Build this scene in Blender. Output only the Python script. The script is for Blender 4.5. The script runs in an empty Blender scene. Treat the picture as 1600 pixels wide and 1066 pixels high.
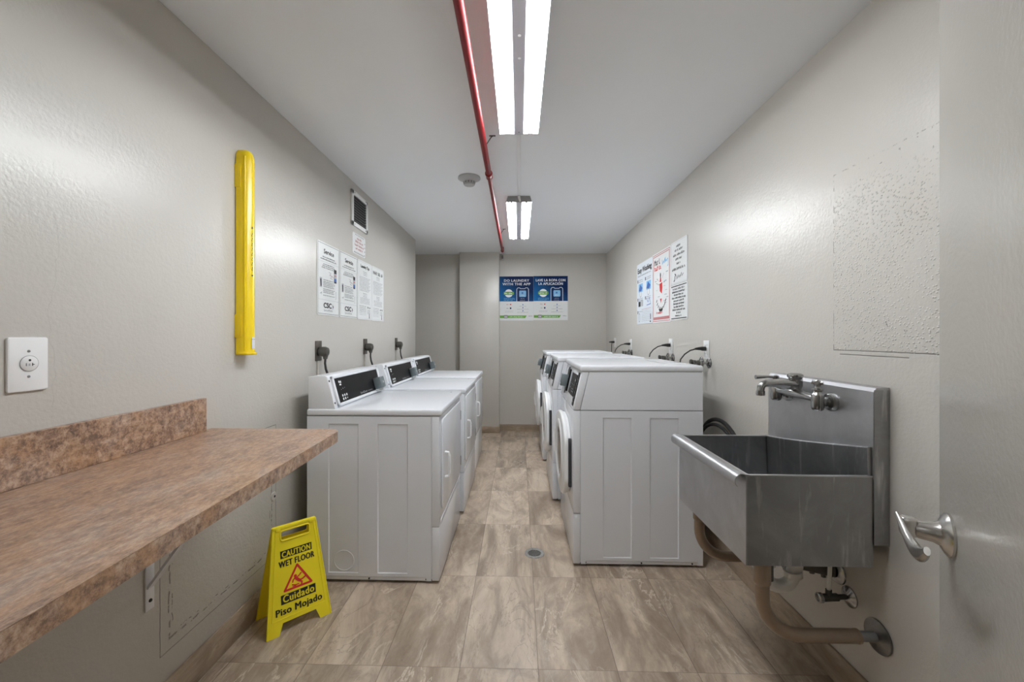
import bpy, bmesh, math, random
from mathutils import Vector, Matrix
random.seed(7)
PI = math.pi
SC = bpy.context.scene
COL = SC.collection

# ------------------------------------------------------------------ camera
CAM_H = 1.29
YAW = math.radians(1.6)
cam_data = bpy.data.cameras.new('camera')
cam = bpy.data.objects.new('camera', cam_data)
COL.objects.link(cam)
cam.location = (0, 0, CAM_H)
cam.rotation_euler = (PI / 2, 0, YAW)
cam_data.sensor_width = 36.0
cam_data.lens = 36.0 * 640.0 / 1600.0
cam_data.shift_x = 7.0 / 1600.0
cam_data.shift_y = -7.0 / 1600.0
cam_data.clip_start = 0.01
SC.camera = cam

# ------------------------------------------------------------------ light and exposure
TUBE_STRENGTH = 40.0
w = bpy.data.worlds.new('world')
SC.world = w
w.use_nodes = True
w.node_tree.nodes['Background'].inputs['Color'].default_value = (0.9, 0.95, 1.0, 1)
w.node_tree.nodes['Background'].inputs['Strength'].default_value = 0.3
SC.view_settings.view_transform = 'Standard'
SC.view_settings.look = 'None'
SC.view_settings.gamma = 1.0
SC.view_settings.use_curve_mapping = False
SC.view_settings.exposure = 1.03
SC.cycles.use_denoising = True
SC.cycles.max_bounces = 10
SC.cycles.diffuse_bounces = 8
SC.cycles.sample_clamp_indirect = 6.0
SC.cycles.caustics_reflective = False
SC.cycles.caustics_refractive = False


# ------------------------------------------------------------------ node helpers
class NT:
    def __init__(s, name):
        s.m = bpy.data.materials.new(name)
        s.m.use_nodes = True
        s.t = s.m.node_tree
        s.b = s.t.nodes['Principled BSDF']

    def n(s, kind, **kw):
        nd = s.t.nodes.new(kind)
        for k, v in kw.items():
            setattr(nd, k, v)
        return nd

    def l(s, a, b):
        s.t.links.new(a, b)

    def set(s, sock, v):
        if isinstance(v, bpy.types.NodeSocket):
            s.l(v, sock)
        elif isinstance(v, (tuple, list)) and len(v) == 3 and sock.type == 'RGBA':
            sock.default_value = (*v, 1)
        else:
            sock.default_value = v

    def math(s, op, a, b=None, c=None, clamp=False):
        nd = s.n('ShaderNodeMath', operation=op)
        nd.use_clamp = clamp
        s.set(nd.inputs[0], a)
        if b is not None:
            s.set(nd.inputs[1], b)
        if c is not None:
            s.set(nd.inputs[2], c)
        return nd.outputs[0]

    def coord(s, scale=(1, 1, 1), rot=(0, 0, 0), loc=(0, 0, 0)):
        tc = s.n('ShaderNodeTexCoord')
        mp = s.n('ShaderNodeMapping')
        mp.inputs['Scale'].default_value = scale
        mp.inputs['Rotation'].default_value = rot
        mp.inputs['Location'].default_value = loc
        s.l(tc.outputs['Object'], mp.inputs[0])
        return mp.outputs[0]

    def noise(s, vec, scale, detail=4, rough=0.5, dist=0.0, color=False):
        nd = s.n('ShaderNodeTexNoise')
        s.l(vec, nd.inputs['Vector'])
        nd.inputs['Scale'].default_value = scale
        nd.inputs['Detail'].default_value = detail
        nd.inputs['Roughness'].default_value = rough
        nd.inputs['Distortion'].default_value = dist
        return nd.outputs['Color' if color else 'Fac']

    def ramp(s, fac, stops, interp='LINEAR'):
        nd = s.n('ShaderNodeValToRGB')
        nd.color_ramp.interpolation = interp
        e = nd.color_ramp.elements
        while len(e) < len(stops):
            e.new(0.5)
        for el, (p, c) in zip(e, stops):
            el.position = p
            el.color = (*c, 1) if len(c) == 3 else c
        s.set(nd.inputs[0], fac)
        return nd.outputs[0]

    def mix(s, fac, a, b, mode='MIX'):
        nd = s.n('ShaderNodeMix', data_type='RGBA', blend_type=mode)
        s.set(nd.inputs[0], fac)
        s.set(nd.inputs[6], a)
        s.set(nd.inputs[7], b)
        return nd.outputs[2]

    def bump(s, height, strength=0.3, dist=0.002, normal=None):
        nd = s.n('ShaderNodeBump')
        nd.inputs['Strength'].default_value = strength
        nd.inputs['Distance'].default_value = dist
        s.l(height, nd.inputs['Height'])
        if normal is not None:
            s.l(normal, nd.inputs['Normal'])
        return nd.outputs[0]

    def base(s, color=None, rough=None, metal=None, normal=None, spec=None, coat=None):
        if color is not None:
            s.set(s.b.inputs['Base Color'], color)
        if rough is not None:
            s.set(s.b.inputs['Roughness'], rough)
        if metal is not None:
            s.set(s.b.inputs['Metallic'], metal)
        if normal is not None:
            s.l(normal, s.b.inputs['Normal'])
        if spec is not None:
            s.b.inputs['Specular IOR Level'].default_value = spec
        if coat is not None:
            s.b.inputs['Coat Weight'].default_value = coat
        return s.m


def plain(name, color, rough=0.5, metal=0.0, var=0.06, bump=0.0, scale=8.0, spec=None):
    t = NT(name)
    v = t.coord()
    nz = t.noise(v, scale, 5)
    c = t.mix(nz, tuple(x * (1 - var) for x in color), tuple(min(1, x * (1 + var)) for x in color))
    nrm = t.bump(t.noise(v, 220, 2), bump, 0.001) if bump else None
    return t.base(c, rough, metal, nrm, spec)


def box_sdf(t, a, b, ca, cb, ha, hb):
    da = t.math('SUBTRACT', t.math('ABSOLUTE', t.math('SUBTRACT', a, ca)), ha)
    db = t.math('SUBTRACT', t.math('ABSOLUTE', t.math('SUBTRACT', b, cb)), hb)
    return t.math('MAXIMUM', da, db)


def line_mask(t, d, at, wd):
    """1 on the line |d - at| < wd, soft edge"""
    x = t.math('ABSOLUTE', t.math('SUBTRACT', d, at))
    return t.math('SUBTRACT', 1.0, t.math('DIVIDE', x, wd), clamp=True)


WALL = (0.560, 0.535, 0.490)


def wall_mat(name, col=WALL, patch=None, rough=0.29):
    t = NT(name)
    v = t.coord()
    big = t.noise(v, 1.3, 3)
    c = t.mix(big, tuple(x * 0.96 for x in col), tuple(x * 1.04 for x in col))
    peel = t.noise(v, 95, 3, 0.55)
    roll = t.noise(t.coord(scale=(1, 1, 0.6)), 16, 4, 0.55)
    trowel = t.noise(t.coord(scale=(1, 1, 2.2)), 2.6, 3, 0.5)
    h = t.math('ADD', t.math('MULTIPLY', peel, 0.85), t.math('MULTIPLY', roll, 0.9))
    h = t.math('ADD', h, t.math('MULTIPLY', trowel, 1.9))
    sp = t.n('ShaderNodeSeparateXYZ')
    tc = t.n('ShaderNodeTexCoord')
    t.l(tc.outputs['Object'], sp.inputs[0])
    wob = t.math('MULTIPLY', t.math('SUBTRACT', t.noise(v, 14, 5, 0.65), 0.5), 0.018)
    if patch == 'right':
        d = box_sdf(t, sp.outputs[1], sp.outputs[2], 1.04, 1.5675, 0.538, 0.3285)
        inside = t.math('LESS_THAN', t.math('ADD', d, wob), 0.0)
        # blisters of old filler under the paint, thin out towards the middle
        vo = t.n('ShaderNodeTexVoronoi')
        vo.inputs['Scale'].default_value = 88
        t.l(t.coord(scale=(1, 1, 1.3)), vo.inputs['Vector'])
        blob = t.math('SUBTRACT', 1.0, t.math('MULTIPLY', vo.outputs['Distance'], 2.6), clamp=True)
        dens = t.math('MULTIPLY', t.math('SUBTRACT', t.noise(v, 6, 5, 0.7), 0.38), 7.0, clamp=True)
        calm = t.math('MULTIPLY', t.math('SUBTRACT', 1.86, t.math('ADD', sp.outputs[2], t.math('MULTIPLY', wob, 4.0))), 8.0, clamp=True)
        blob = t.math('MULTIPLY', t.math('MULTIPLY', t.math('MULTIPLY', blob, dens), inside), calm)
        h = t.math('ADD', h, t.math('MULTIPLY', blob, 5.5))
        h = t.math('ADD', h, t.math('MULTIPLY', inside, 0.8))
        crack = t.math('MULTIPLY', line_mask(t, t.math('ADD', d, t.math('MULTIPLY', wob, 0.25)), 0.0, 0.0030),
                       t.math('MAXIMUM', t.math('MULTIPLY', t.math('GREATER_THAN', t.noise(v, 55, 4, 0.7), 0.52), 0.6), t.math('LESS_THAN', sp.outputs[2], 1.26)))
        z2 = line_mask(t, t.math('ADD', sp.outputs[2], t.math('MULTIPLY', wob, 0.08)), 1.224, 0.003)
        yin = t.math('MULTIPLY', t.math('GREATER_THAN', sp.outputs[1], 1.28), t.math('LESS_THAN', sp.outputs[1], 1.55))
        crack = t.math('MAXIMUM', crack, t.math('MULTIPLY', z2, yin))
        pits = t.math('MULTIPLY', t.math('GREATER_THAN', t.noise(v, 60, 2), 0.72), inside)
        crack = t.math('MAXIMUM', crack, t.math('MULTIPLY', pits, 0.7))
        c = t.mix(t.math('MULTIPLY', crack, 0.75), c, (0.11, 0.095, 0.08))
        h = t.math('SUBTRACT', h, t.math('MULTIPLY', crack, 2.5))
    elif patch == 'left':
        d = box_sdf(t, sp.outputs[1], sp.outputs[2], 1.672, 0.53, 0.328, 0.322)
        brk = t.math('GREATER_THAN', t.noise(v, 38, 5, 0.7), 0.50)
        c1 = line_mask(t, t.math('ADD', d, t.math('MULTIPLY', wob, 0.35)), 0.0, 0.0024)
        c2 = t.math('MULTIPLY', line_mask(t, t.math('ADD', d, t.math('MULTIPLY', wob, 1.3)), -0.036, 0.0048), brk)
        c3 = t.math('MULTIPLY', line_mask(t, t.math('ADD', d, t.math('MULTIPLY', wob, 1.3)), -0.05, 0.003),
                    t.math('GREATER_THAN', t.noise(v, 31, 3), 0.56))
        crack = t.math('MAXIMUM', t.math('MAXIMUM', c1, c2), c3)
        # hairline crack that runs past the white outlet
        yl = t.math('ADD', sp.outputs[1], t.math('MULTIPLY', t.math('SUBTRACT', t.noise(v, 5, 4, 0.6), 0.5), 0.10))
        hair = t.math('MULTIPLY', line_mask(t, yl, 1.025, 0.0012),
                      t.math('MULTIPLY', t.math('LESS_THAN', sp.outputs[2], 1.75), t.math('GREATER_THAN', sp.outputs[2], 1.08)))
        c = t.mix(t.math('MULTIPLY', t.math('MAXIMUM', crack, t.math('MULTIPLY', hair, 0.22)), 0.8), c, (0.10, 0.085, 0.07))
        inside = t.math('LESS_THAN', d, -0.02)
        lump = t.math('MULTIPLY', t.math('MULTIPLY', t.noise(v, 34, 5, 0.7), inside), 1.2)
        h = t.math('ADD', h, lump)
        h = t.math('SUBTRACT', h, t.math('MULTIPLY', crack, 2.5))
    nrm = t.bump(h, 0.50, 0.0022)
    return t.base(c, rough, 0.0, nrm, 0.5)


def stone_pattern(t, vec, tint=1.0):
    """brown-grey vein-cut travertine look"""
    s1 = t.noise(vec, 2.0, 9, 0.66, 0.9)
    s2 = t.noise(vec, 5.5, 9, 0.68, 1.2)
    c = t.ramp(s1, [(0.34, (0.240, 0.178, 0.126)), (0.45, (0.350, 0.275, 0.205)), (0.54, (0.485, 0.388, 0.295)), (0.64, (0.61, 0.51, 0.40))])
    f = t.math('MULTIPLY', t.math('SUBTRACT', 0.50, s2), 5.0, clamp=True)
    c = t.mix(t.math('MULTIPLY', f, 0.75), c, (0.245, 0.185, 0.135))
    l2 = t.math('MULTIPLY', t.math('SUBTRACT', s2, 0.54), 6.0, clamp=True)
    c = t.mix(t.math('MULTIPLY', l2, 0.6), c, (0.56, 0.475, 0.385))
    ridge = t.math('ABSOLUTE', t.math('SUBTRACT', t.noise(vec, 1.9, 7, 0.6, 0.8), 0.5))
    gate = t.math('MULTIPLY', t.math('SUBTRACT', t.noise(vec, 2.7, 3), 0.45), 6.0, clamp=True)
    vein = t.math('MULTIPLY', t.math('SUBTRACT', 1.0, t.math('DIVIDE', ridge, 0.010), clamp=True), gate)
    c = t.mix(t.math('MULTIPLY', vein, 0.8), c, (0.66, 0.58, 0.48))
    ridge2 = t.math('ABSOLUTE', t.math('SUBTRACT', t.noise(vec, 2.3, 6, 0.6, 1.0), 0.54))
    vein2 = t.math('MULTIPLY', t.math('SUBTRACT', 1.0, t.math('DIVIDE', ridge2, 0.007), clamp=True), 0.45)
    return t.mix(vein2, c, (0.19, 0.14, 0.10))


def floor_mat():
    t = NT('stone_floor_tile')
    tc = t.n('ShaderNodeTexCoord')
    sp = t.n('ShaderNodeSeparateXYZ')
    t.l(tc.outputs['Object'], sp.inputs[0])
    u = t.math('DIVIDE', t.math('SUBTRACT', sp.outputs[0], 0.075), 0.305)
    v = t.math('DIVIDE', t.math('SUBTRACT', sp.outputs[1], 1.59), 0.610)
    iu, iv = t.math('FLOOR', u), t.math('FLOOR', v)
    fu, fv = t.math('SUBTRACT', u, iu), t.math('SUBTRACT', v, iv)
    du = t.math('MULTIPLY', t.math('MINIMUM', fu, t.math('SUBTRACT', 1.0, fu)), 0.305)
    dv = t.math('MULTIPLY', t.math('MINIMUM', fv, t.math('SUBTRACT', 1.0, fv)), 0.610)
    grout = t.math('SUBTRACT', 1.0, t.math('DIVIDE', t.math('MINIMUM', du, t.math('MULTIPLY', dv, 1.3)), 0.0022), clamp=True)
    cmb = t.n('ShaderNodeCombineXYZ')
    t.l(iu, cmb.inputs[0])
    t.l(iv, cmb.inputs[1])
    wn = t.n('ShaderNodeTexWhiteNoise', noise_dimensions='2D')
    t.l(cmb.outputs[0], wn.inputs['Vector'])
    off = t.n('ShaderNodeVectorMath', operation='SCALE')
    t.l(wn.outputs['Color'], off.inputs[0])
    off.inputs['Scale'].default_value = 37.0
    mp = t.n('ShaderNodeMapping')
    mp.inputs['Rotation'].default_value = (0, 0, math.radians(32))
    mp.inputs['Scale'].default_value = (1.9, 0.62, 1)
    t.l(tc.outputs['Object'], mp.inputs[0])
    add = t.n('ShaderNodeVectorMath', operation='ADD')
    t.l(mp.outputs[0], add.inputs[0])
    t.l(off.outputs[0], add.inputs[1])
    c = stone_pattern(t, add.outputs[0])
    val = t.math('ADD', 0.93, t.math('MULTIPLY', wn.outputs['Value'], 0.14))
    hs = t.n('ShaderNodeHueSaturation')
    t.l(c, hs.inputs['Color'])
    t.l(val, hs.inputs['Value'])
    c = t.mix(t.math('MULTIPLY', grout, 0.85), hs.outputs[0], (0.10, 0.07, 0.05))
    h = t.math('SUBTRACT', t.math('MULTIPLY', t.noise(t.coord(), 26, 4), 0.35), grout)
    return t.base(c, t.math('ADD', 0.34, t.math('MULTIPLY', t.noise(t.coord(), 9, 3), 0.16)), 0, t.bump(h, 0.35, 0.002), 0.45)


def stone_mat(name, rot):
    t = NT(name)
    c = stone_pattern(t, t.coord(scale=(0.8, 0.8, 2.2), rot=rot))
    c = t.mix(0.35, c, (0.27, 0.20, 0.135))
    return t.base(c, 0.38, 0, t.bump(t.noise(t.coord(), 30, 4), 0.2, 0.001))


def laminate_mat(name, edge=False):
    t = NT(name)
    v = t.coord(scale=(2.2, 0.9, 1.6) if not edge else (1, 1, 1), rot=(0, 0, 0.15))
    a = t.noise(v, 7, 9, 0.72, 0.0)
    b = t.noise(v, 48, 8, 0.80, 0.0)
    d = t.noise(t.coord(loc=(3, 1, 5)), 11, 9, 0.76, 0.0)
    c = t.ramp(b, [(0.40, (0.050, 0.028, 0.018)), (0.46, (0.20, 0.115, 0.070)), (0.53, (0.37, 0.240, 0.155)), (0.61, (0.55, 0.415, 0.300))])
    c2 = t.ramp(a, [(0.40, (0.21, 0.135, 0.10)), (0.5, (0.41, 0.255, 0.170)), (0.60, (0.43, 0.34, 0.285))])
    c = t.mix(0.30 if edge else 0.50, c, c2)
    org = t.math('MULTIPLY', t.math('SUBTRACT', d, 0.50), 7.0, clamp=True)
    c = t.mix(t.math('MULTIPLY', org, 0.55 if edge else 0.38), c, (0.47, 0.27, 0.135))
    gry = t.math('MULTIPLY', t.math('SUBTRACT', 0.45, d), 8.0, clamp=True)
    c = t.mix(t.math('MULTIPLY', gry, 0.5), c, (0.20, 0.165, 0.150))
    return t.base(c, 0.34, 0, t.bump(b, 0.06, 0.0005), 0.5)


def steel_mat(name, col=(0.50, 0.50, 0.49), rough=0.33, grain=(3, 3, 60), dirt=0.35):
    t = NT(name)
    g = t.noise(t.coord(scale=grain), 5, 6, 0.65)
    bl = t.noise(t.coord(), 5.5, 6, 0.68, 0.8)
    c = t.mix(t.math('MULTIPLY', t.math('SUBTRACT', bl, 0.42), 3.0, clamp=True), tuple(x * (1 - dirt) for x in col), col)
    if 'stained' in name:
        st = t.noise(t.coord(scale=(9, 9, 1.1)), 4, 5, 0.6, 0.3)
        c = t.mix(t.math('MULTIPLY', t.math('SUBTRACT', st, 0.56), 4.0, clamp=True), c, (0.80, 0.80, 0.80))
    r = t.math('ADD', rough - 0.08, t.math('ADD', t.math('MULTIPLY', g, 0.10), t.math('MULTIPLY', bl, 0.12)))
    return t.base(c, r, 1.0, t.bump(g, 0.06, 0.0006))


M = {}
M['wall'] = wall_mat('greige_gloss_wall_paint')
M['wall_r'] = wall_mat('greige_wall_paint_with_patched_plaster', patch='right')
M['wall_l'] = wall_mat('greige_wall_paint_with_cracked_panel', patch='left')
M['door'] = wall_mat('greige_door_paint', col=(0.42, 0.395, 0.36), rough=0.26)
M['ceil'] = plain('white_ceiling_paint', (0.86, 0.875, 0.90), 0.55, 0, 0.02, 0.15, 1.5)
M['floor'] = floor_mat()
M['base_y'] = stone_mat('stone_baseboard_tile', (0.5, 0, 0))
M['base_x'] = stone_mat('stone_baseboard_tile_back', (0, 0.5, 0))
M['lam'] = laminate_mat('speckled_brown_laminate')
M['lam_e'] = laminate_mat('speckled_brown_laminate_edge', True)
M['enamel'] = plain('white_enamel', (0.77, 0.785, 0.815), 0.24, 0, 0.015, 0.05, 3)
M['enamel2'] = plain('white_enamel_front', (0.77, 0.785, 0.815), 0.14, 0, 0.015, 0.0, 3)
M['plastic_w'] = plain('white_plastic', (0.80, 0.80, 0.79), 0.35, 0, 0.02)
M['sd'] = plain('aged_grey_plastic', (0.42, 0.42, 0.42), 0.4, 0, 0.04)
M['black'] = plain('black_panel', (0.009, 0.009, 0.010), 0.35, 0, 0.1, spec=0.12)
M['rubber'] = plain('black_rubber', (0.018, 0.017, 0.016), 0.55, 0, 0.1, 0.2)
M['gasket'] = plain('dark_grey_rubber_seal', (0.045, 0.045, 0.05), 0.6, 0, 0.15, 0.3, 30)
M['glass'] = plain('smoked_door_glass', (0.05, 0.055, 0.06), 0.08, 0, 0.05)
M['coin'] = plain('blue_grey_coin_box_metal', (0.20, 0.235, 0.25), 0.35, 0.5, 0.1)
M['coinlt'] = plain('light_steel_coin_box_side', (0.62, 0.64, 0.65), 0.35, 0.5, 0.06)
M['steel'] = steel_mat('brushed_stainless_steel', (0.60, 0.60, 0.61), 0.38, (3, 60, 3), 0.2)
M['steel_v'] = steel_mat('stained_stainless_steel', (0.47, 0.47, 0.475), 0.36, (40, 40, 2), 0.28)
M['chrome'] = steel_mat('worn_chrome', (0.56, 0.56, 0.555), 0.17, (9, 9, 9), 0.35)
M['chrome_d'] = steel_mat('tarnished_chrome', (0.30, 0.29, 0.28), 0.3, (9, 9, 9), 0.4)
M['chrome2'] = steel_mat('satin_nickel', (0.62, 0.60, 0.57), 0.22, (9, 9, 9), 0.1)
M['dkmetal'] = plain('dark_tarnished_metal', (0.10, 0.095, 0.085), 0.42, 0.6, 0.3)
M['bronze'] = plain('dull_brown_plate', (0.115, 0.10, 0.085), 0.45, 0.5, 0.2)
M['copper'] = plain('brown_painted_pipe', (0.30, 0.22, 0.155), 0.30, 0.15, 0.22, 0.2, 12)
M['pvc'] = plain('white_pvc', (0.84, 0.83, 0.79), 0.42, 0, 0.04)
M['red'] = plain('red_pipe_paint', (0.20, 0.002, 0.004), 0.42, 0, 0.12, spec=0.3)
M['yellow'] = plain('yellow_plastic', (0.90, 0.76, 0.02), 0.36, 0, 0.05)
M['yellow2'] = plain('yellow_gloss_tube', (0.83, 0.60, 0.005), 0.24, 0, 0.06)
M['ink'] = plain('black_ink', (0.012, 0.012, 0.012), 0.5, 0, 0.05)
M['ink_g'] = plain('grey_ink', (0.20, 0.20, 0.21), 0.6, 0, 0.05)
M['ink_lg'] = plain('pale_grey_ink', (0.45, 0.46, 0.48), 0.6, 0, 0.05)
M['ink_r'] = plain('red_ink', (0.62, 0.02, 0.02), 0.5, 0, 0.05)
M['ink_pk'] = plain('faded_red_ink', (0.50, 0.20, 0.20), 0.6, 0, 0.05)
M['ink_b'] = plain('blue_ink', (0.05, 0.13, 0.42), 0.5, 0, 0.05)
M['ink_lb'] = plain('light_blue_ink', (0.22, 0.50, 0.75), 0.5, 0, 0.05)
M['ink_gr'] = plain('green_ink', (0.14, 0.36, 0.05), 0.5, 0, 0.05)
M['ink_w'] = plain('white_ink', (0.88, 0.90, 0.90), 0.5, 0, 0.02)
M['navy'] = plain('navy_print', (0.006, 0.025, 0.10), 0.5, 0, 0.1, spec=0.1)
M['board'] = plain('white_sign_board', (0.76, 0.77, 0.76), 0.35, 0, 0.02)
M['board_b'] = plain('bluish_white_sign_paper', (0.70, 0.745, 0.79), 0.4, 0, 0.06, 0, 5)
M['hole_shade'] = plain('flat_black_hole_shade', (0.01, 0.01, 0.01), 0.9)  # flat black painted in for the shade inside holes
M['fixture'] = plain('white_fixture_enamel', (0.80, 0.80, 0.82), 0.30, 0, 0.02)
M['fix_c'] = plain('lilac_grey_fixture_channel', (0.42, 0.40, 0.43), 0.35, 0, 0.03)
M['fix_end'] = plain('grey_fixture_end', (0.30, 0.30, 0.30), 0.5, 0.2, 0.1, 0.2)
M['screw'] = plain('dark_screw', (0.03, 0.03, 0.03), 0.4, 0.5)


def poster_blue(name, c0, c1):
    t = NT(name)
    tc = t.n('ShaderNodeTexCoord')
    sp = t.n('ShaderNodeSeparateXYZ')
    t.l(tc.outputs['Object'], sp.inputs[0])
    f = t.math('ADD', t.math('MULTIPLY', sp.outputs[0], -1.6), t.math('MULTIPLY', sp.outputs[2], -2.2))
    f = t.math('ADD', f, t.math('MULTIPLY', t.noise(t.coord(), 9, 3), 0.3))
    f = t.math('ADD', f, 0.35, clamp=True)
    return t.base(t.mix(f, c0, c1), 0.5, spec=0.1)


M['pblue'] = poster_blue('blue_printed_poster', (0.004, 0.018, 0.085), (0.012, 0.16, 0.42))


def emis(name, strength):
    t = NT(name)
    t.base((0.9, 0.9, 0.9), 0.4)
    t.b.inputs['Emission Color'].default_value = (0.92, 0.965, 1.0, 1)
    t.b.inputs['Emission Strength'].default_value = strength
    return t.m


M['tube'] = emis('lit_fluorescent_tube', TUBE_STRENGTH)
M['tube_fill'] = emis('hall_fill_tube', TUBE_STRENGTH * 0.75)  # glow of the added hallway fill light

# ------------------------------------------------------------------ mesh helpers
MAT = {}


def world_of(o):
    return MAT.get(o.name, Matrix.Identity(4))


class MB:
    def __init__(s, mat='enamel'):
        s.bm = bmesh.new()
        s.mats = []
        s.cur = s._mi(mat)
        s.X = Matrix.Identity(4)

    def _mi(s, m):
        m = M[m] if isinstance(m, str) else m
        if m not in s.mats:
            s.mats.append(m)
        return s.mats.index(m)

    def _take(s, tmp, mat=None, xf=None):
        mi = s.cur if mat is None else s._mi(mat)
        for f in tmp.faces:
            f.material_index = mi
        me = bpy.data.meshes.new('tmp')
        tmp.to_mesh(me)
        tmp.free()
        me.transform(s.X @ (xf or Matrix.Identity(4)))
        s.bm.from_mesh(me)
        bpy.data.meshes.remove(me)

    def box(s, x0, x1, y0, y1, z0, z1, mat=None, bev=0.0, seg=2, xf=None):
        t = bmesh.new()
        bmesh.ops.create_cube(t, size=1)
        for v in t.verts:
            v.co = Vector((x0 + (v.co.x + .5) * (x1 - x0), y0 + (v.co.y + .5) * (y1 - y0), z0 + (v.co.z + .5) * (z1 - z0)))
        if bev > 0:
            bmesh.ops.bevel(t, geom=t.edges[:], offset=bev, segments=seg, affect='EDGES', profile=0.5)
        s._take(t, mat, xf)
        return s

    def prism(s, pts, ext, mat=None, bev=0.0, seg=2, xf=None):
        t = bmesh.new()
        vs = [t.verts.new(p) for p in pts]
        f = t.faces.new(vs)
        r = bmesh.ops.extrude_face_region(t, geom=[f])
        nv = [e for e in r['geom'] if isinstance(e, bmesh.types.BMVert)]
        bmesh.ops.translate(t, verts=nv, vec=Vector(ext))
        bmesh.ops.recalc_face_normals(t, faces=t.faces[:])
        if bev > 0:
            es = [e for e in t.edges if len(e.link_faces) == 2 and e.calc_face_angle(0) > 0.5]
            bmesh.ops.bevel(t, geom=es, offset=bev, segments=seg, affect='EDGES', profile=0.5)
        s._take(t, mat, xf)
        return s

    def tube(s, path, r, seg=14, mat=None, closed=False, scale=None, xf=None):
        """round bar through the points; r one radius or one each; scale squashes the section (a, b)"""
        P = [Vector(p) for p in path]
        n = len(P)
        R = r if isinstance(r, (list, tuple)) else [r] * n
        T = []
        for i in range(n):
            a = P[(i - 1) % n] if closed or i > 0 else P[0]
            b = P[(i + 1) % n] if closed or i < n - 1 else P[-1]
            T.append((b - a).normalized())
        up = Vector((0, 0, 1)) if abs(T[0].z) < 0.9 else Vector((0, 1, 0))
        N = (up - T[0] * up.dot(T[0])).normalized()
        t = bmesh.new()
        rings = []
        for i in range(n):
            if i:
                N = (N - T[i] * N.dot(T[i]))
                N = N.normalized() if N.length > 1e-6 else T[i].orthogonal().normalized()
            B = T[i].cross(N)
            sa, sb = scale or (1, 1)
            rings.append([t.verts.new(P[i] + (N * math.cos(2 * PI * k / seg) * sa + B * math.sin(2 * PI * k / seg) * sb) * R[i]) for k in range(seg)])
        m = n if closed else n - 1
        for i in range(m):
            a, b = rings[i], rings[(i + 1) % n]
            for k in range(seg):
                t.faces.new((a[k], a[(k + 1) % seg], b[(k + 1) % seg], b[k]))
        if not closed:
            t.faces.new(list(reversed(rings[0])))
            t.faces.new(rings[-1])
        bmesh.ops.recalc_face_normals(t, faces=t.faces[:])
        s._take(t, mat, xf)
        return s

    def lathe(s, prof, c=(0, 0, 0), axis=(0, 0, 1), seg=32, mat=None, xf=None):
        """prof = [(radius, height along the axis)...]"""
        ax = Vector(axis).normalized()
        e1 = ax.orthogonal().normalized()
        e2 = ax.cross(e1)
        c = Vector(c)
        t = bmesh.new()
        rings = []
        for (r, h) in prof:
            if r < 1e-6:
                rings.append([t.verts.new(c + ax * h)])
            else:
                rings.append([t.verts.new(c + ax * h + (e1 * math.cos(2 * PI * k / seg) + e2 * math.sin(2 * PI * k / seg)) * r) for k in range(seg)])
        for a, b in zip(rings, rings[1:]):
            for k in range(seg):
                k2 = (k + 1) % seg
                if len(a) == 1 and len(b) == 1:
                    continue
                if len(a) == 1:
                    t.faces.new((a[0], b[k2], b[k]))
                elif len(b) == 1:
                    t.faces.new((a[k], a[k2], b[0]))
                else:
                    t.faces.new((a[k], a[k2], b[k2], b[k]))
        bmesh.ops.recalc_face_normals(t, faces=t.faces[:])
        s._take(t, mat, xf)
        return s

    def cyl(s, a, b, r, seg=20, mat=None, xf=None):
        return s.tube([a, b], r, seg, mat, xf=xf)

    def field(s, us, vs, fn, org, eu, ev, en, back, mat=None, xf=None):
        """sheet over a grid of cuts; fn(u, v) is how far it is sunk; 'back' gives the rim its depth"""
        org, eu, ev, en = Vector(org), Vector(eu), Vector(ev), Vector(en)
        t = bmesh.new()
        g = [[t.verts.new(org + eu * u + ev * v - en * fn(u, v)) for v in vs] for u in us]
        for i in range(len(us) - 1):
            for j in range(len(vs) - 1):
                t.faces.new((g[i][j], g[i + 1][j], g[i + 1][j + 1], g[i][j + 1]))
        rim = [e for e in t.edges if e.is_boundary]
        r = bmesh.ops.extrude_edge_only(t, edges=rim)
        nv = [e for e in r['geom'] if isinstance(e, bmesh.types.BMVert)]
        bmesh.ops.translate(t, verts=nv, vec=-en * back)
        bmesh.ops.recalc_face_normals(t, faces=t.faces[:])
        t.faces.ensure_lookup_table()
        t.normal_update()
        if t.faces[0].normal.dot(en) < 0:
            bmesh.ops.reverse_faces(t, faces=t.faces[:])
        s._take(t, mat, xf)
        return s

    # flat printing on a face that looks along -y; (x, z) on the face, layer lifts it
    def rect(s, x0, x1, z0, z1, mat=None, layer=1, y=0.0):
        t = bmesh.new()
        yy = y - layer * 0.0004
        t.faces.new([t.verts.new(p) for p in ((x0, yy, z0), (x1, yy, z0), (x1, yy, z1), (x0, yy, z1))])
        s._take(t, mat)
        return s

    def flat(s, pts, mat=None, layer=1, y=0.0):
        t = bmesh.new()
        yy = y - layer * 0.0004
        t.faces.new([t.verts.new((p[0], yy, p[1])) for p in pts])
        s._take(t, mat)
        return s

    def disc(s, x, z, r, mat=None, layer=1, y=0.0, rz=None, seg=24):
        rz = rz or r
        return s.flat([(x + r * math.cos(2 * PI * k / seg), z + rz * math.sin(2 * PI * k / seg)) for k in range(seg)], mat, layer, y)

    def rrect(s, x0, x1, z0, z1, r, mat=None, layer=1, y=0.0):
        return s.flat(round_rect(x0, x1, z0, z1, r), mat, layer, y)

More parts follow.
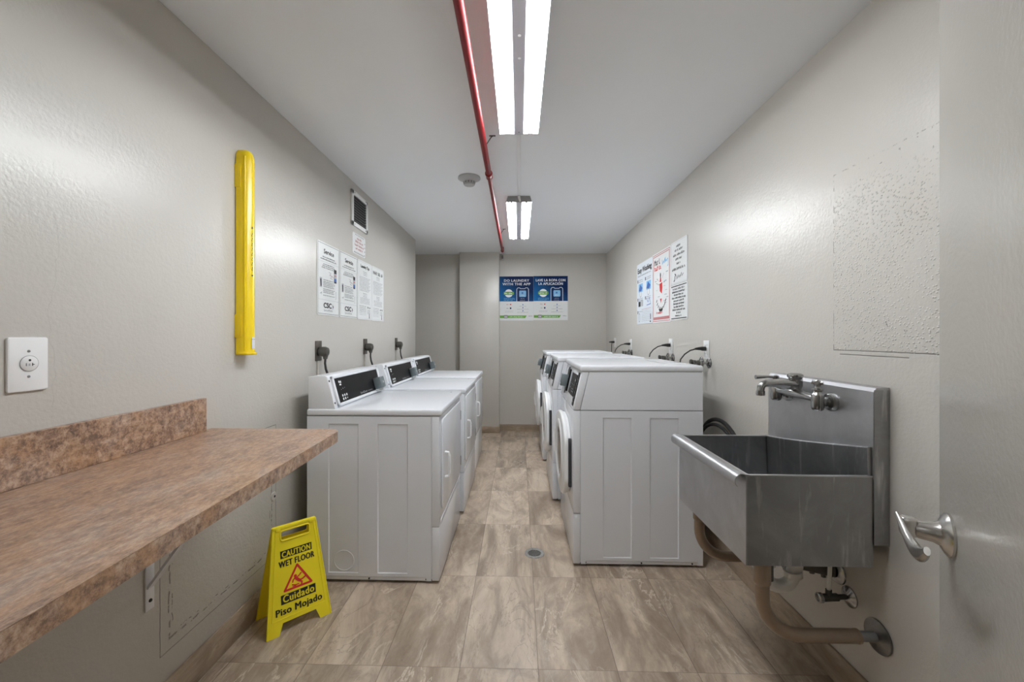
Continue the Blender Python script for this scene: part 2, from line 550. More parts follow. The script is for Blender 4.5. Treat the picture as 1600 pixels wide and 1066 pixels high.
    def stroke(s, pts, wd, mat=None, layer=1, y=0.0, closed=False):
        P = [Vector((p[0], p[1])) for p in pts]
        seg = list(zip(P, P[1:] + ([P[0]] if closed else [])))[:len(P) if closed else len(P) - 1]
        for a, b in seg:
            d = (b - a)
            if d.length < 1e-7:
                continue
            d.normalize()
            n = Vector((-d.y, d.x)) * wd / 2
            s.flat([(a + n)[:], (a - n)[:], (b - n)[:], (b + n)[:]], mat, layer, y)
        for p in P:
            s.disc(p.x, p.y, wd / 2, mat, layer + 0.02, y, seg=10)
        return s

    def text(s, body, size, x, z, mat=None, layer=2, y=0.0, align='CENTER', bold=0.0, width=None, shear=0.0, spacing=1.0):
        cu = bpy.data.curves.new('txt', 'FONT')
        cu.body = body
        cu.size = size
        cu.align_x = align
        cu.shear = shear
        cu.space_character = spacing
        cu.resolution_u = 3
        o = bpy.data.objects.new('txt', cu)
        COL.objects.link(o)
        me = bpy.data.meshes.new_from_object(o.evaluated_get(bpy.context.evaluated_depsgraph_get()))
        bpy.data.objects.remove(o)
        bpy.data.curves.remove(cu)
        sx = 1.0
        if width:
            xs = [v.co.x for v in me.vertices]
            if xs:
                sx = width / max(1e-6, max(xs) - min(xs))
        me.transform(s.X @ Matrix.Translation((x, y - layer * 0.0004, z)) @ Matrix(((sx, 0, 0, 0), (0, 0, 1, 0), (0, 1, 0, 0), (0, 0, 0, 1))))
        mi = s.cur if mat is None else s._mi(mat)
        for p in me.polygons:
            p.material_index = mi
        me.materials.clear()
        n0 = len(s.bm.faces)
        s.bm.from_mesh(me)
        bo = bold * size * 1.1
        if bo > 0:
            for dx, dz in ((bo, 0), (-bo, 0), (0, bo * 0.8), (0, -bo * 0.8), (bo * 2, 0)):
                mo = me.copy()
                mo.transform(s.X @ Matrix.Translation((dx, -abs(dx + dz) * 0.002, dz)) @ s.X.inverted())
                s.bm.from_mesh(mo)
                bpy.data.meshes.remove(mo)
        s.bm.faces.ensure_lookup_table()
        for f in s.bm.faces[n0:]:
            f.material_index = mi
        bpy.data.meshes.remove(me)
        return s

    def scrib(s, x0, x1, z, h, mat=None, layer=2, y=0.0, dens=0.8):
        """a line of print too small to read"""
        x = x0
        while x < x1 - h * 0.3:
            wl = min(x1 - x, h * random.uniform(1.2, 4.5))
            k = x
            while k < x + wl - h * 0.4:
                cw = h * random.uniform(0.35, 0.65)
                s.rect(k, k + cw * 0.45, z, z + h * random.choice((0.7, 1.0, 0.7)), mat, layer, y)
                if random.random() < dens:
                    zz = z + h * random.choice((0.0, 0.3, 0.55))
                    s.rect(k + cw * 0.45, k + cw * 0.85, zz, zz + h * 0.24, mat, layer, y)
                k += cw
            x += wl + h * 0.35
        return s

    def build(s, name, parent=None, world=False, smooth=35):
        me = bpy.data.meshes.new(name)
        s.bm.to_mesh(me)
        s.bm.free()
        for m in s.mats:
            me.materials.append(m)
        if world and parent is not None:
            me.transform(world_of(parent).inverted())
        me.polygons.foreach_set('use_smooth', [True] * len(me.polygons))
        me.set_sharp_from_angle(angle=math.radians(smooth))
        me.update()
        o = bpy.data.objects.new(name, me)
        COL.objects.link(o)
        if parent is not None:
            o.parent = parent
            MAT[o.name] = world_of(parent)
        return o


def round_rect(x0, x1, z0, z1, r, n=5):
    pts = []
    for cx, cz, a0 in ((x1 - r, z1 - r, 0), (x0 + r, z1 - r, 90), (x0 + r, z0 + r, 180), (x1 - r, z0 + r, 270)):
        for k in range(n + 1):
            a = math.radians(a0 + 90 * k / n)
            pts.append((cx + r * math.cos(a), cz + r * math.sin(a)))
    return pts


def thing(name, label, cat, loc=(0, 0, 0), rz=0.0, group=None):
    o = bpy.data.objects.new(name, None)
    COL.objects.link(o)
    o.location = loc
    o.rotation_euler = (0, 0, rz)
    o.empty_display_size = 0.05
    o['label'] = label
    o['category'] = cat
    if group:
        o['group'] = group
    MAT[o.name] = Matrix.Translation(loc) @ Matrix.Rotation(rz, 4, 'Z')
    return o


def tag(o, label, cat, group=None):
    o['label'] = label
    o['category'] = cat
    if group:
        o['group'] = group
    return o


def struct(name, mb, parent=None):
    o = mb.build(name, parent)
    if parent is None:
        o['kind'] = 'structure'
    return o


def dup(root, loc, label, rz=None):
    r = root.copy()
    COL.objects.link(r)
    r.location = loc
    if rz is not None:
        r.rotation_euler = (0, 0, rz)
    r['label'] = label
    for ch in list(root.children):
        c = ch.copy()
        COL.objects.link(c)
        c.parent = r
        for g in list(ch.children):
            d = g.copy()
            COL.objects.link(d)
            d.parent = c
    return r


# ------------------------------------------------------------------ the room
XL, XR, YB, ZC = -1.207, 1.187, 5.60, 2.42
YN = -0.06          # inner face of the near wall (doorway the photo was taken from)
struct('floor', MB('floor').box(-2.4, 1.9, -1.9, 5.8, -0.08, 0))
struct('ceiling', MB('ceil').box(-2.4, 1.9, -1.9, 5.8, ZC, ZC + 0.08))
struct('wall_left', MB('wall_l').box(-1.33, XL, YN, 4.75, 0, ZC, bev=0.004))
struct('wall_right', MB('wall_r').box(XR, XR + 0.12, YN, YB, 0, ZC))
struct('wall_back', MB('wall').box(-2.3, XR + 0.12, YB, YB + 0.12, 0, ZC))
struct('wall_alcove', MB('wall').box(-2.3, -2.2, 4.65, YB, 0, ZC).box(-2.2, -1.33, 4.65, 4.75, 0, ZC))
struct('wall_pillar', MB('wall').box(-0.795, -0.265, 5.47, YB, 0, ZC, bev=0.004))
n_ = MB('wall')
n_.box(-1.33, -0.66, YN - 0.12, YN, 0, ZC).box(0.27, XR + 0.12, YN - 0.12, YN, 0, ZC).box(-0.66, 0.27, YN - 0.12, YN, 2.10, ZC)
struct('wall_front', n_)
struct('wall_hall', MB('wall').box(-1.8, 1.8, -1.82, -1.7, 0, ZC).box(-1.92, -1.8, -1.82, YN - 0.12, 0, ZC).box(1.8, 1.9, -1.82, YN - 0.12, 0, ZC)
       .box(-1.8, -1.33, YN - 0.24, YN - 0.12, 0, ZC).box(1.307, 1.8, YN - 0.24, YN - 0.12, 0, ZC))
struct('trim_1', MB('plastic_w').box(-0.70, -0.66, YN - 0.13, YN + 0.01, 0, 2.14, bev=0.003).box(0.27, 0.30, YN - 0.13, YN - 0.125, 0, 2.14))

struct('baseboard_left', MB('base_y').box(XL, XL + 0.010, 0, 4.76, 0, 0.118, bev=0.002).box(XL - 0.12, XL + 0.010, 4.75, 4.76, 0, 0.118, bev=0.002))
struct('baseboard_right', MB('base_y').box(XR - 0.010, XR, 0.3, YB, 0, 0.118, bev=0.002))
struct('baseboard_back', MB('base_x').box(-0.265, XR - 0.01, YB - 0.01, YB, 0, 0.09, bev=0.002).box(-2.2, -0.795, YB - 0.01, YB, 0, 0.09, bev=0.002))
struct('baseboard_pillar', MB('base_x').box(-0.805, -0.255, 5.46, 5.47, 0, 0.09, bev=0.002).box(-0.265, -0.255, 5.47, YB - 0.01, 0, 0.09))

# open door, hinged beside the doorway
cy, sy = math.cos(YAW), math.sin(YAW)
def c2w(xc, zc):
    return Vector((xc * cy - zc * sy, xc * sy + zc * cy, 0))
E = c2w(0.790, 0.750)
dd = c2w(-0.571, -0.821)          # from the free edge to the hinge
nn = c2w(-0.821, 0.571)           # out of the face we see
door = bpy.data.objects.new('door_1', None)
COL.objects.link(door)
door['kind'] = 'structure'
door.location = E + dd * 0.93
DM = Matrix(((dd.x, -nn.x, 0, E.x), (dd.y, -nn.y, 0, E.y), (0, 0, 1, 0), (0, 0, 0, 1)))
# local: x from the free edge to the hinge, -y out of the seen face
b = MB('door')
b.X = Matrix.Translation(-door.location) @ DM
b.box(0, 0.93, 0, 0.044, 0.012, 2.09, bev=0.003)
b.build('door_panel', door)
h = MB('chrome2')
h.X = Matrix.Translation(-door.location) @ DM
h.lathe([(0.0, 0.0), (0.036, 0.0), (0.036, 0.004), (0.030, 0.009), (0.020, 0.014), (0.0165, 0.022), (0.0155, 0.036), (0.014, 0.044), (0, 0.044)], (0.066, 0, 0.952), (0, -1, 0), 36)
rose = h.build('door_handle_rose', door)
h = MB('chrome2')
h.X = Matrix.Translation(-door.location) @ DM
h.box(0.056, 0.078, -0.064, -0.040, 0.938, 0.972, bev=0.006, seg=3)
lv = []
for k in range(13):
    u_ = k / 12
    lv.append((0.070 + 0.152 * u_ , -0.068 + 0.006 * math.sin(PI * u_) + 0.010 * u_, 0.975 - 0.030 * math.sin(PI * u_)))
h.tube(lv, [0.0025 + 0.0080 * math.sin(PI * (0.04 + 0.84 * k / 12)) for k in range(13)], 16, scale=(1.15, 0.72))
h.build('lever', rose)
hh = MB('dkmetal')
hh.X = Matrix.Translation(-door.location) @ DM
for z in (0.25, 1.05, 1.85):
    hh.cyl((0.935, 0.050, z - 0.05), (0.935, 0.050, z + 0.05), 0.008)
hh.build('hinges', door)

# added fill light beyond the doorway, unseen behind the camera
hl = thing('hall_fill_light', 'added fluorescent fill light on the hallway ceiling outside the doorway', 'lamp', (0, -1.0, ZC))
MB('fixture').box(-0.61, 0.61, -0.08, 0.08, -0.06, 0, bev=0.004).build('housing', hl)
MB('tube_fill').cyl((-0.58, 0, -0.075), (0.58, 0, -0.075), 0.013).build('fluorescent_tube', hl)

# ------------------------------------------------------------------ ceiling fixtures
def fixture(name_loc, y0, label):
    L = 1.24
    f = thing('ceiling_light', label, 'lamp', (name_loc, y0 + L / 2, ZC), 0, 'fluorescent ceiling lights')
    hb = MB('fixture')
    # tray: sides lean out, reflector troughs, raised middle channel
    sec = [(-0.088, 0), (-0.105, -0.047), (-0.102, -0.048), (-0.084, -0.016), (-0.030, -0.016), (0.030, -0.016), (0.084, -0.016), (0.102, -0.048), (0.105, -0.047), (0.088, 0)]
    hb.prism([(x, -L / 2, z) for x, z in sec], (0, L, 0))
    hb.build('housing', f)
    ch = MB('fix_c')
    ch.prism([(x, -L / 2, z) for x, z in [(-0.029, -0.0165), (-0.024, -0.050), (0.024, -0.050), (0.029, -0.0165)]], (0, L, 0))
    for yy in (-0.1, 0.02):
        ch.lathe([(0, 0), (0.006, 0), (0.006, 0.0006), (0, 0.0006)], (0.002, yy, -0.050), (0, 0, -1), 14, 'fixture')
    ch.lathe([(0, 0), (0.003, 0), (0.003, 0.001), (0, 0.001)], (0, L / 2 - 0.025, -0.050), (0, 0, -1), 10, 'screw')
    ch.build('channel_cover', f)
    for s in (-1, 1):
        e = MB('fix_end')
        y_ = s * L / 2
        e.prism([(x, y_ - (0.0015 if s > 0 else 0.0), z) for x, z in [(-0.089, 0), (-0.1055, -0.0485), (0.1055, -0.0485), (0.089, 0)]], (0, 0.003 * s + (0.0015 if s > 0 else -0.0), 0))
        e.build('end_plate', f)
    for s in (-1, 1):
        t = MB('tube')
        t.tube([(s * 0.060, -L / 2 + 0.022, -0.041), (s * 0.060, L / 2 - 0.022, -0.041)], 0.0145, 20)
        tb = t.build('fluorescent_tube', f)
        for q in (-1, 1):
            k = MB('plastic_w')
            k.box(s * 0.060 - 0.011, s * 0.060 + 0.011, q * (L / 2 - 0.012) - 0.009, q * (L / 2 - 0.012) + 0.009, -0.052, -0.016, bev=0.003)
            k.build('lamp_holder', f)
    return f


fixture(0.0, 0.95, 'large nearest twin tube fluorescent light at the top of the photo')
fixture(0.0, 3.30, 'farther twin tube fluorescent light near the back wall')

rw = thing('wire_raceway', 'thin white raceway on the ceiling joining the two lights', 'conduit', (0, 2.75, ZC))
MB('fixture').box(-0.011, 0.011, -0.555, 0.53, -0.010, 0, bev=0.002).build('channel', rw)
MB('plastic_w').tube([(0, 0.50, -0.008), (0, 0.53, -0.012), (0.004, 0.542, -0.026), (0.010, 0.544, -0.044)], [0.010, 0.010, 0.009, 0.007], 12, scale=(0.6, 1.1)).build('flexible_end', rw)

# sprinkler pipe
pp = thing('sprinkler_pipe', 'red painted sprinkler pipe running along under the ceiling', 'pipe', (-0.21, 2.8, ZC))
def px(y): return -0.193 + (y - 1.30) * (-0.208 + 0.193) / 3.85
ZP = CAM_H + 1.072
MB('red').cyl((px(-0.05), -0.05, ZP), (px(2.71), 2.71, ZP), 0.0180, 28).build('pipe', pp, True)
MB('red').cyl((px(2.71), 2.71, ZP), (px(5.12), 5.12, ZP), 0.0145, 28).build('pipe', pp, True)
cp = MB('red')
cp.lathe([(0.017, -0.045), (0.024, -0.040), (0.025, -0.028), (0.022, -0.02), (0.022, 0.02), (0.023, 0.028), (0.020, 0.040), (0.014, 0.045)], (px(2.72), 2.72, ZP), (0, 1, 0), 28)
cp.build('coupling', pp, True)
cp = MB('red')
cp.tube([(px(5.12), 5.085, ZP), (px(5.12), 5.13, ZP), (px(5.12), 5.145, ZP + 0.005), (px(5.12), 5.152, ZP + 0.02), (px(5.12), 5.153, ZC - 0.004)], [0.0195, 0.0200, 0.0200, 0.0185, 0.0165], 20)
cp.build('elbow', pp, True)
for yy in (2.30, 4.30):
    hg = MB('dkmetal')
    x = px(yy) + 0.02
    hg.tube([(x + 0.03, yy, ZC - 0.001), (x + 0.02, yy, ZC - 0.010), (x - 0.004, yy, ZP + 0.012)], 0.003, 10)
    hg.box(x + 0.01, x + 0.045, yy - 0.005, yy + 0.005, ZC - 0.003, ZC)
    hg.build('hanger', pp, True)
hg = MB('wall')
hg.box(-0.245, -0.205, 5.575, 5.60, 2.335, 2.405, bev=0.003)
hg.box(-0.235, -0.213, 5.570, 5.576, 2.350, 2.392, mat='dkmetal')
hg.cyl((-0.224, 5.572, 2.372), (-0.224, 5.566, 2.372), 0.006, mat='chrome')
bx = hg.build('junction_box', None)
tag(bx, 'small painted junction box on the back wall just under the red pipe end', 'junction box')

sd = thing('smoke_detector', 'round white smoke detector on the ceiling left of the red pipe', 'detector', (-0.353, 2.90, ZC))
MB('sd').lathe([(0, 0), (0.078, 0), (0.080, 0.010), (0.070, 0.016), (0.055, 0.022), (0.045, 0.030), (0, 0.030)], (0, 0, 0), (0, 0, -1), 40).build('base', sd)
dm = MB('sd')
dm.lathe([(0.040, 0.028), (0.040, 0.050), (0.036, 0.056), (0.0, 0.057)], (0, 0, 0), (0, 0, -1), 32)
for k in range(12):
    a = 2 * PI * k / 12
    dm.box(-0.004, 0.004, -0.0015, 0.0015, -0.046, -0.034, 'ink_g', xf=Matrix.Rotation(a, 4, 'Z') @ Matrix.Translation((0, -0.040, 0)))
dm.build('sensor_dome', sd)

# ------------------------------------------------------------------ machines
def cuts(panels, lo, hi, s=0.004, extra=()):
    c = {lo, hi, *extra}
    for a, b_ in panels:
        c |= {a, a + s, b_ - s, b_}
    return sorted(c)


def sunk(rects, s=0.006, d=0.005):
    def fn(u, v):
        for (a, b_, c, e) in rects:
            if a + s - 1e-6 <= u <= b_ - s + 1e-6 and c + s - 1e-6 <= v <= e - s + 1e-6:
                return d
        return 0.0
    return fn


def cabinet(root, W, D, zt, near, strip=0.040, kick=0.296):
    """near: +1 or -1, the side (local x) that faces the camera.  Front at y=-D/2"""
    f0 = -D / 2
    b = MB('enamel')
    b.box(-W / 2 + 0.006, W / 2 - 0.006, f0 + strip, D / 2 - 0.004, 0.022, zt - 0.004)
    c = b.build('cabinet', root)
    # side sheets with two long pressed panels and a sunk lower lip with screws
    ya = [(f0 + 0.166, f0 + 0.325), (f0 + 0.426, f0 + 0.585)]
    for s in (-1, 1):
        rects = [(a, b_, 0.052, zt - 0.042) for a, b_ in ya] + [(f0 + strip + 0.03, D / 2 - 0.03, 0.004, 0.036)]
        us = cuts(ya + [(f0 + strip + 0.03, D / 2 - 0.03)], f0 + strip + 0.0025, D / 2 - 0.002)
        vs = cuts([(0.052, zt - 0.042), (0.004, 0.036)], 0.0155, zt - 0.003)
        vs = [v for v in vs if v >= 0.0155]
        p = MB('enamel')
        p.field(us, vs, sunk(rects, 0.004, 0.0045), (s * W / 2, 0, 0), (0, 1, 0), (0, 0, 1), (s, 0, 0), 0.006)
        sp_ = p.build('side_panel', root)
        for yy in (f0 + 0.07, 0.02, D / 2 - 0.06):
            q = MB('screw')
            q.lathe([(0.0045, -0.004), (0.0045, 0.001), (0.003, 0.002), (0, 0.002)], (s * (W / 2 - 0.002), yy, 0.024), (s, 0, 0), 12)
            if s == near:
                q.build('screw', sp_)
    b = MB('enamel2')
    b.box(-W / 2, W / 2, f0, f0 + strip, kick + 0.003, zt - 0.003, bev=0.004, seg=2)
    b.build('front_panel', root)
    b = MB('enamel2')
    b.box(-W / 2, W / 2, f0, f0 + strip, 0.016, kick - 0.001, bev=0.005, seg=2)
    b.build('kick_panel', root)
    for (xx, yy) in ((-W / 2 + 0.05, f0 + 0.05), (W / 2 - 0.05, f0 + 0.05), (-W / 2 + 0.05, D / 2 - 0.05), (W / 2 - 0.05, D / 2 - 0.05)):
        q = MB('rubber')
        q.lathe([(0, 0), (0.020, 0), (0.020, 0.010), (0.010, 0.012), (0.010, 0.026), (0, 0.026)], (xx, yy, 0), (0, 0, 1), 14)
        q.build('foot', root)
    return sp_


def dryer(label, loc, rz):
    W, D, zt = 0.74, 0.70, 0.875
    r = thing('clothes_dryer', label, 'dryer', loc, rz, 'white dryers along the left wall')
    cabinet(r, W, D, zt, -1)
    ls = [c for c in r.children if c.name.startswith('side_panel')][0]
    q = MB('enamel')
    ring = [(-W / 2 - 0.0004, 0.20 + 0.052 * math.cos(2 * PI * k / 40), 0.114 + 0.052 * math.sin(2 * PI * k / 40)) for k in range(40)]
    ring = [(-W / 2 + 0.0032, -D / 2 + 0.503 + 0.052 * math.cos(2 * PI * k / 40), 0.116 + 0.052 * math.sin(2 * PI * k / 40)) for k in range(40)]
    q.tube(ring, 0.0016, 6, closed=True)
    q.build('knockout_ring', ls)
    t = MB('enamel')
    t.box(-W / 2 - 0.004, W / 2 + 0.004, -D / 2 - 0.012, D / 2, zt, 0.909, bev=0.010, seg=4)
    tp = t.build('top', r)
    l = MB('ink_g')
    l.X = Matrix.Translation((0.30, -0.30, 0.9092)) @ Matrix.Rotation(-PI / 2, 4, 'X')
    l.rrect(-0.02, 0.02, -0.006, 0.006, 0.005, layer=0.5)
    l.build('badge', tp)
    # control console at the back
    c = MB('enamel')
    c.prism([(-W / 2 + 0.006, y, z) for y, z in ((0.345, 0.909), (0.345, 1.078), (0.256, 1.084), (0.246, 1.078), (0.200, 0.909))], (W - 0.012, 0, 0), bev=0.003)
    cs = c.build('console', r)
    ang = math.atan2(0.046, 0.169)
    F = Matrix.Translation((0, 0.200, 0.909)) @ Matrix.Rotation(-ang, 4, 'X')
    z = MB('enamel')
    z.X = F
    H = 0.172
    # raised bezel round the dark panel
    z.box(-0.335, 0.365, -0.014, 0.0, 0.006, 0.022, bev=0.004)
    z.box(-0.335, 0.365, -0.014, 0.0, H - 0.016, H, bev=0.004)
    z.box(-0.335, -0.318, -0.014, 0.0, 0.006, H, bev=0.004)
    z.box(0.335, 0.365, -0.014, 0.0, 0.006, H, bev=0.004)
    for zz in (0.03, 0.15):
        z.lathe([(0, 0.0), (0.0055, 0.0), (0.0055, 0.002), (0, 0.003)], (-0.352, 0, zz), (0, -1, 0), 12, 'screw')
    z.build('bezel', cs)
    k = MB('black')
    k.X = F
    k.box(-0.319, 0.336, -0.010, -0.0005, 0.020, H - 0.014)
    kp = k.build('control_panel', r)
    g = MB('ink_w')
    g.X = F @ Matrix.Translation((0, -0.010, 0))
    for i in range(3):
        for j in range(2):
            g.disc(-0.262 + i * 0.026, 0.056 - j * 0.019, 0.0072 if not (i == 2 and j) else 0.004, layer=1)
    g.rect(-0.272, -0.260, 0.128, 0.140).rect(-0.256, -0.240, 0.126, 0.138).rect(-0.268, -0.246, 0.113, 0.122)
    g.rect(-0.262, -0.259, 0.088, 0.092).rect(-0.240, -0.236, 0.092, 0.097).rect(-0.216, -0.213, 0.094, 0.098)
    g.build('buttons', kp)
    g = MB('ink_lg')
    g.X = F @ Matrix.Translation((0, -0.010, 0))
    g.text('SpeedQueen', 0.019, 0.03, 0.030, shear=0.25, width=0.11)
    g.text('commercial', 0.011, 0.14, 0.032, width=0.075)
    g.build('lettering', kp)
    m = MB('coin')
    m.X = F
    m.box(0.225, 0.300, -0.062, -0.010, 0.024, 0.100, bev=0.006, seg=3)
    m.box(0.300, 0.306, -0.058, -0.012, 0.028, 0.096, 'coinlt')
    m.box(0.232, 0.325, -0.030, -0.010, 0.006, 0.030, 'coinlt', bev=0.003)
    m.lathe([(0, 0), (0.007, 0), (0.007, 0.003), (0, 0.003)], (0.262, -0.062, 0.062), (0, -1, 0), 14, 'coinlt')
    m.build('coin_box', r)
    # door
    f0 = -D / 2
    d = MB('enamel2')
    d.prism([(x, f0 - 0.001, zz) for x, zz in round_rect(-0.325, 0.335, 0.366, 0.850, 0.03)], (0, -0.010, 0), bev=0.004)
    dr = d.build('door', r)
    a = MB('plastic_w')
    a.tube([(-0.262, f0 - 0.011, 0.660), (-0.262, f0 - 0.030, 0.657), (-0.262, f0 - 0.036, 0.640), (-0.262, f0 - 0.036, 0.545), (-0.262, f0 - 0.030, 0.528), (-0.262, f0 - 0.011, 0.525)], 0.009, 12, scale=(0.7, 1.1))
    a.build('door_handle', dr)
    for zz in (0.745, 0.43):
        a = MB('screw')
        a.box(0.338, 0.352, f0 - 0.012, f0, zz - 0.032, zz + 0.032, bev=0.003)
        a.build('hinge', dr)
    kk = [c for c in r.children if c.name.startswith('kick_panel')][0]
    a = MB('enamel2')
    a.box(-W / 2 + 0.03, W / 2 - 0.03, f0 - 0.004, f0 + 0.001, 0.312, 0.326, bev=0.002)
    a.build('trim_strip', kk)
    return r


DX = -0.764
d1 = dryer('nearest white dryer beside the yellow caution sign, speckled counter in front', (DX, 2.12 + 0.37, 0), PI / 2)
dup(d1, (DX + 0.015, 2.97 + 0.37, 0), 'middle white dryer of the left row, between the other two dryers')
dup(d1, (DX, 3.825 + 0.37, 0), 'farthest white dryer of the left row, nearest the back alcove')


def washer(label, loc, rz):
    W, D, zt = 0.69, 0.72, 0.877
    r = thing('washing_machine', label, 'washer', loc, rz, 'white front loading washers along the right wall')
    cabinet(r, W, D, zt, 1)
    f0 = -D / 2
    zl = 1.092
    # console with slanting front
    c = MB('enamel')
    s = 0.050
    for xa, xb in ((-W / 2, W / 2),):
        c.prism([(xa, y, z) for y, z in ((f0 + 0.040, zt + 0.001), (D / 2 - 0.002, zt + 0.001), (D / 2 - 0.002, zl - 0.001), (f0 + s + 0.040, zl - 0.001))], (xb - xa, 0, 0), bev=0.0015, seg=1)
    c.build('console_side', r)
    c = MB('enamel2')
    c.prism([(-W / 2, y, z) for y, z in ((f0, zt + 0.001), (f0 + 0.0375, zt + 0.001), (f0 + s + 0.0375, zl - 0.001), (f0 + s, zl - 0.001))], (W, 0, 0), bev=0.003, seg=2)
    cs = c.build('console', r)
    t = MB('enamel')
    t.box(-W / 2 - 0.005, W / 2 + 0.005, f0 + s - 0.010, D / 2, zl, 1.128, bev=0.011, seg=4)
    tp = t.build('top', r)
    t = MB('enamel')
    t.box(-0.16, 0.20, D / 2 - 0.155, D / 2 - 0.035, 1.1275, 1.1300, bev=0.001, seg=1)
    t.box(-0.155, 0.195, D / 2 - 0.160, D / 2 - 0.156, 1.1275, 1.1285, 'ink_g')
    t.box(0.05, 0.12, D / 2 - 0.05, D / 2 - 0.040, 1.1299, 1.1304, 'ink_g')
    t.build('dispenser_lid', tp)
    ang = math.atan2(s, zl - zt)
    F = Matrix.Translation((0, f0, zt)) @ Matrix.Rotation(-ang, 4, 'X')
    H = math.hypot(s, zl - zt)
    k = MB('black')
    k.X = F
    k.box(0.02, 0.235, -0.003, 0.004, 0.060, H - 0.030, bev=0.001, seg=1)
    kp = k.build('control_panel', r)
    g = MB('ink_w')
    g.X = F @ Matrix.Translation((0, -0.003, 0))
    g.disc(0.20, 0.155, 0.008).disc(0.07, 0.10, 0.005).rect(0.13, 0.20, 0.080, 0.085, 'ink_lg').rect(0.13, 0.18, 0.095, 0.100, 'ink_lg')
    for i in range(5):
        g.disc(0.05 + 0.035 * i, 0.125, 0.004, 'ink_lg')
    g.build('buttons', kp)
    for x0, x1, z0, z1 in ((0.255, 0.305, 0.018, H - 0.012), (-0.175, -0.155, 0.03, H - 0.01)):
        k = MB('black')
        k.X = F
        k.box(x0, x1, -0.004, 0.004, z0, z1, bev=0.001, seg=1)
        for q in range(6):
            k.box(x0 + 0.006, x1 - 0.006, -0.0046, -0.003, z0 + 0.02 + 0.026 * q, z0 + 0.024 + 0.026 * q, 'ink_g')
        k.build('label_strip', kp)
    m = MB('coin')
    m.X = F
    m.box(-0.155, -0.055, -0.010, 0.0, 0.055, H - 0.02, 'black', bev=0.002)
    m.box(-0.130, -0.070, -0.052, -0.004, 0.080, 0.160, bev=0.006, seg=3)
    m.box(-0.125, -0.075, -0.056, -0.050, 0.085, 0.100, 'coinlt')
    m.build('coin_box', r)
    # round door with a flattened hinge side (towards +x)
    zc, R = 0.560, 0.248
    outline = []
    for k_ in range(64):
        a = 2 * PI * k_ / 64
        x = 0.305 * math.copysign(abs(math.cos(a)) ** 0.88, math.cos(a))
        z_ = R * math.copysign(abs(math.sin(a)) ** 0.88, math.sin(a))
        x = min(x, 0.282)
        outline.append((x, zc + z_))
    hb = MB('gasket')
    hb.lathe([(0.165, -0.004), (0.165, 0.018), (0.15, 0.018)], (-0.01, f0, zc), (0, -1, 0), 48)
    for k_ in range(9):
        hb.box(0.270, 0.2815, f0 - 0.017, f0 - 0.002, zc - 0.135 + 0.030 * k_, zc - 0.115 + 0.030 * k_, bev=0.002)
    hb.box(0.262, 0.2805, f0 - 0.018, f0, zc - 0.140, zc + 0.140, bev=0.003)
    hb.build('door_seal', r)
    d = MB('plastic_w')
    d.prism([(x, f0 - 0.018, z_) for x, z_ in outline], (0, -0.026, 0), bev=0.007, seg=3)
    # sides of the shell behind the face plate, except at the hinge
    arc = [(x, z_) for x, z_ in outline if x < 0.281]
    ii = sorted(arc, key=lambda p: math.atan2(p[1] - zc, p[0]) % (2 * PI))
    tt = bmesh.new()
    A = [tt.verts.new((p[0] * 0.99, f0 - 0.030, zc + (p[1] - zc) * 0.99)) for p in ii]
    B = [tt.verts.new((p[0] * 0.96, f0 - 0.003, zc + (p[1] - zc) * 0.96)) for p in ii]
    for q in range(len(A) - 1):
        tt.faces.new((A[q], A[q + 1], B[q + 1], B[q]))
    d._take(tt)
    d.lathe([(0.198, 0.042), (0.194, 0.048), (0.180, 0.052), (0.165, 0.050), (0.150, 0.040)], (-0.01, f0, zc), (0, -1, 0), 56)
    dr = d.build('door', r)
    g = MB('glass')
    g.lathe([(0.155, 0.0445), (0.10, 0.046), (0.05, 0.047), (0, 0.047)], (-0.01, f0, zc), (0, -1, 0), 48)
    g.build('door_glass', dr)
    a = MB('plastic_w')
    a.tube([(-0.250, f0 - 0.040, zc + 0.085), (-0.257, f0 - 0.050, zc + 0.070), (-0.263, f0 - 0.056, zc), (-0.257, f0 - 0.050, zc - 0.070), (-0.250, f0 - 0.040, zc - 0.085)], [0.008, 0.009, 0.010, 0.009, 0.008], 14)
    a.build('door_handle', dr)
    return r


w1 = washer('nearest white washing machine beside the steel sink', (0.304 + 0.36, 2.305 + 0.345, 0), -PI / 2)
dup(w1, (0.262 + 0.36, 3.215 + 0.345, 0), 'middle white washing machine of the right row')
dup(w1, (0.243 + 0.36, 4.245 + 0.345, 0), 'farthest white washing machine of the right row, nearest the back wall')

# ------------------------------------------------------------------ folding counter
CZ = 0.930
ct = thing('folding_counter', 'long speckled brown laminate folding counter on the left wall', 'counter', (-0.95, 0.8, 0))
def fx(y): return -0.687 + (1.56 - y) * 0.0505
pts = [(XL + 0.001, YN + 0.03, CZ), (fx(YN) , YN + 0.03, CZ)]
for k in range(9):
    a = PI / 2 * k / 8
    r_ = 0.055
    pts.append((fx(1.52) - r_ + r_ * math.cos(a), 1.574 - r_ + r_ * math.sin(a), CZ))
pts.append((XL + 0.001, 1.574, CZ))
cb = MB('lam')
cb.prism([(p[0], p[1], CZ - 0.0385) for p in pts], (0, 0, 0.0375), mat='lam_e')
cb.prism([(p[0], p[1], CZ - 0.001) for p in pts], (0, 0, 0.0015), mat='lam')
cb.build('countertop', ct, True)
MB('lam_e').box(XL + 0.001, XL + 0.020, YN + 0.03, 1.526, CZ + 0.0005, 1.056, bev=0.0015, seg=1).build('backsplash', ct, True)
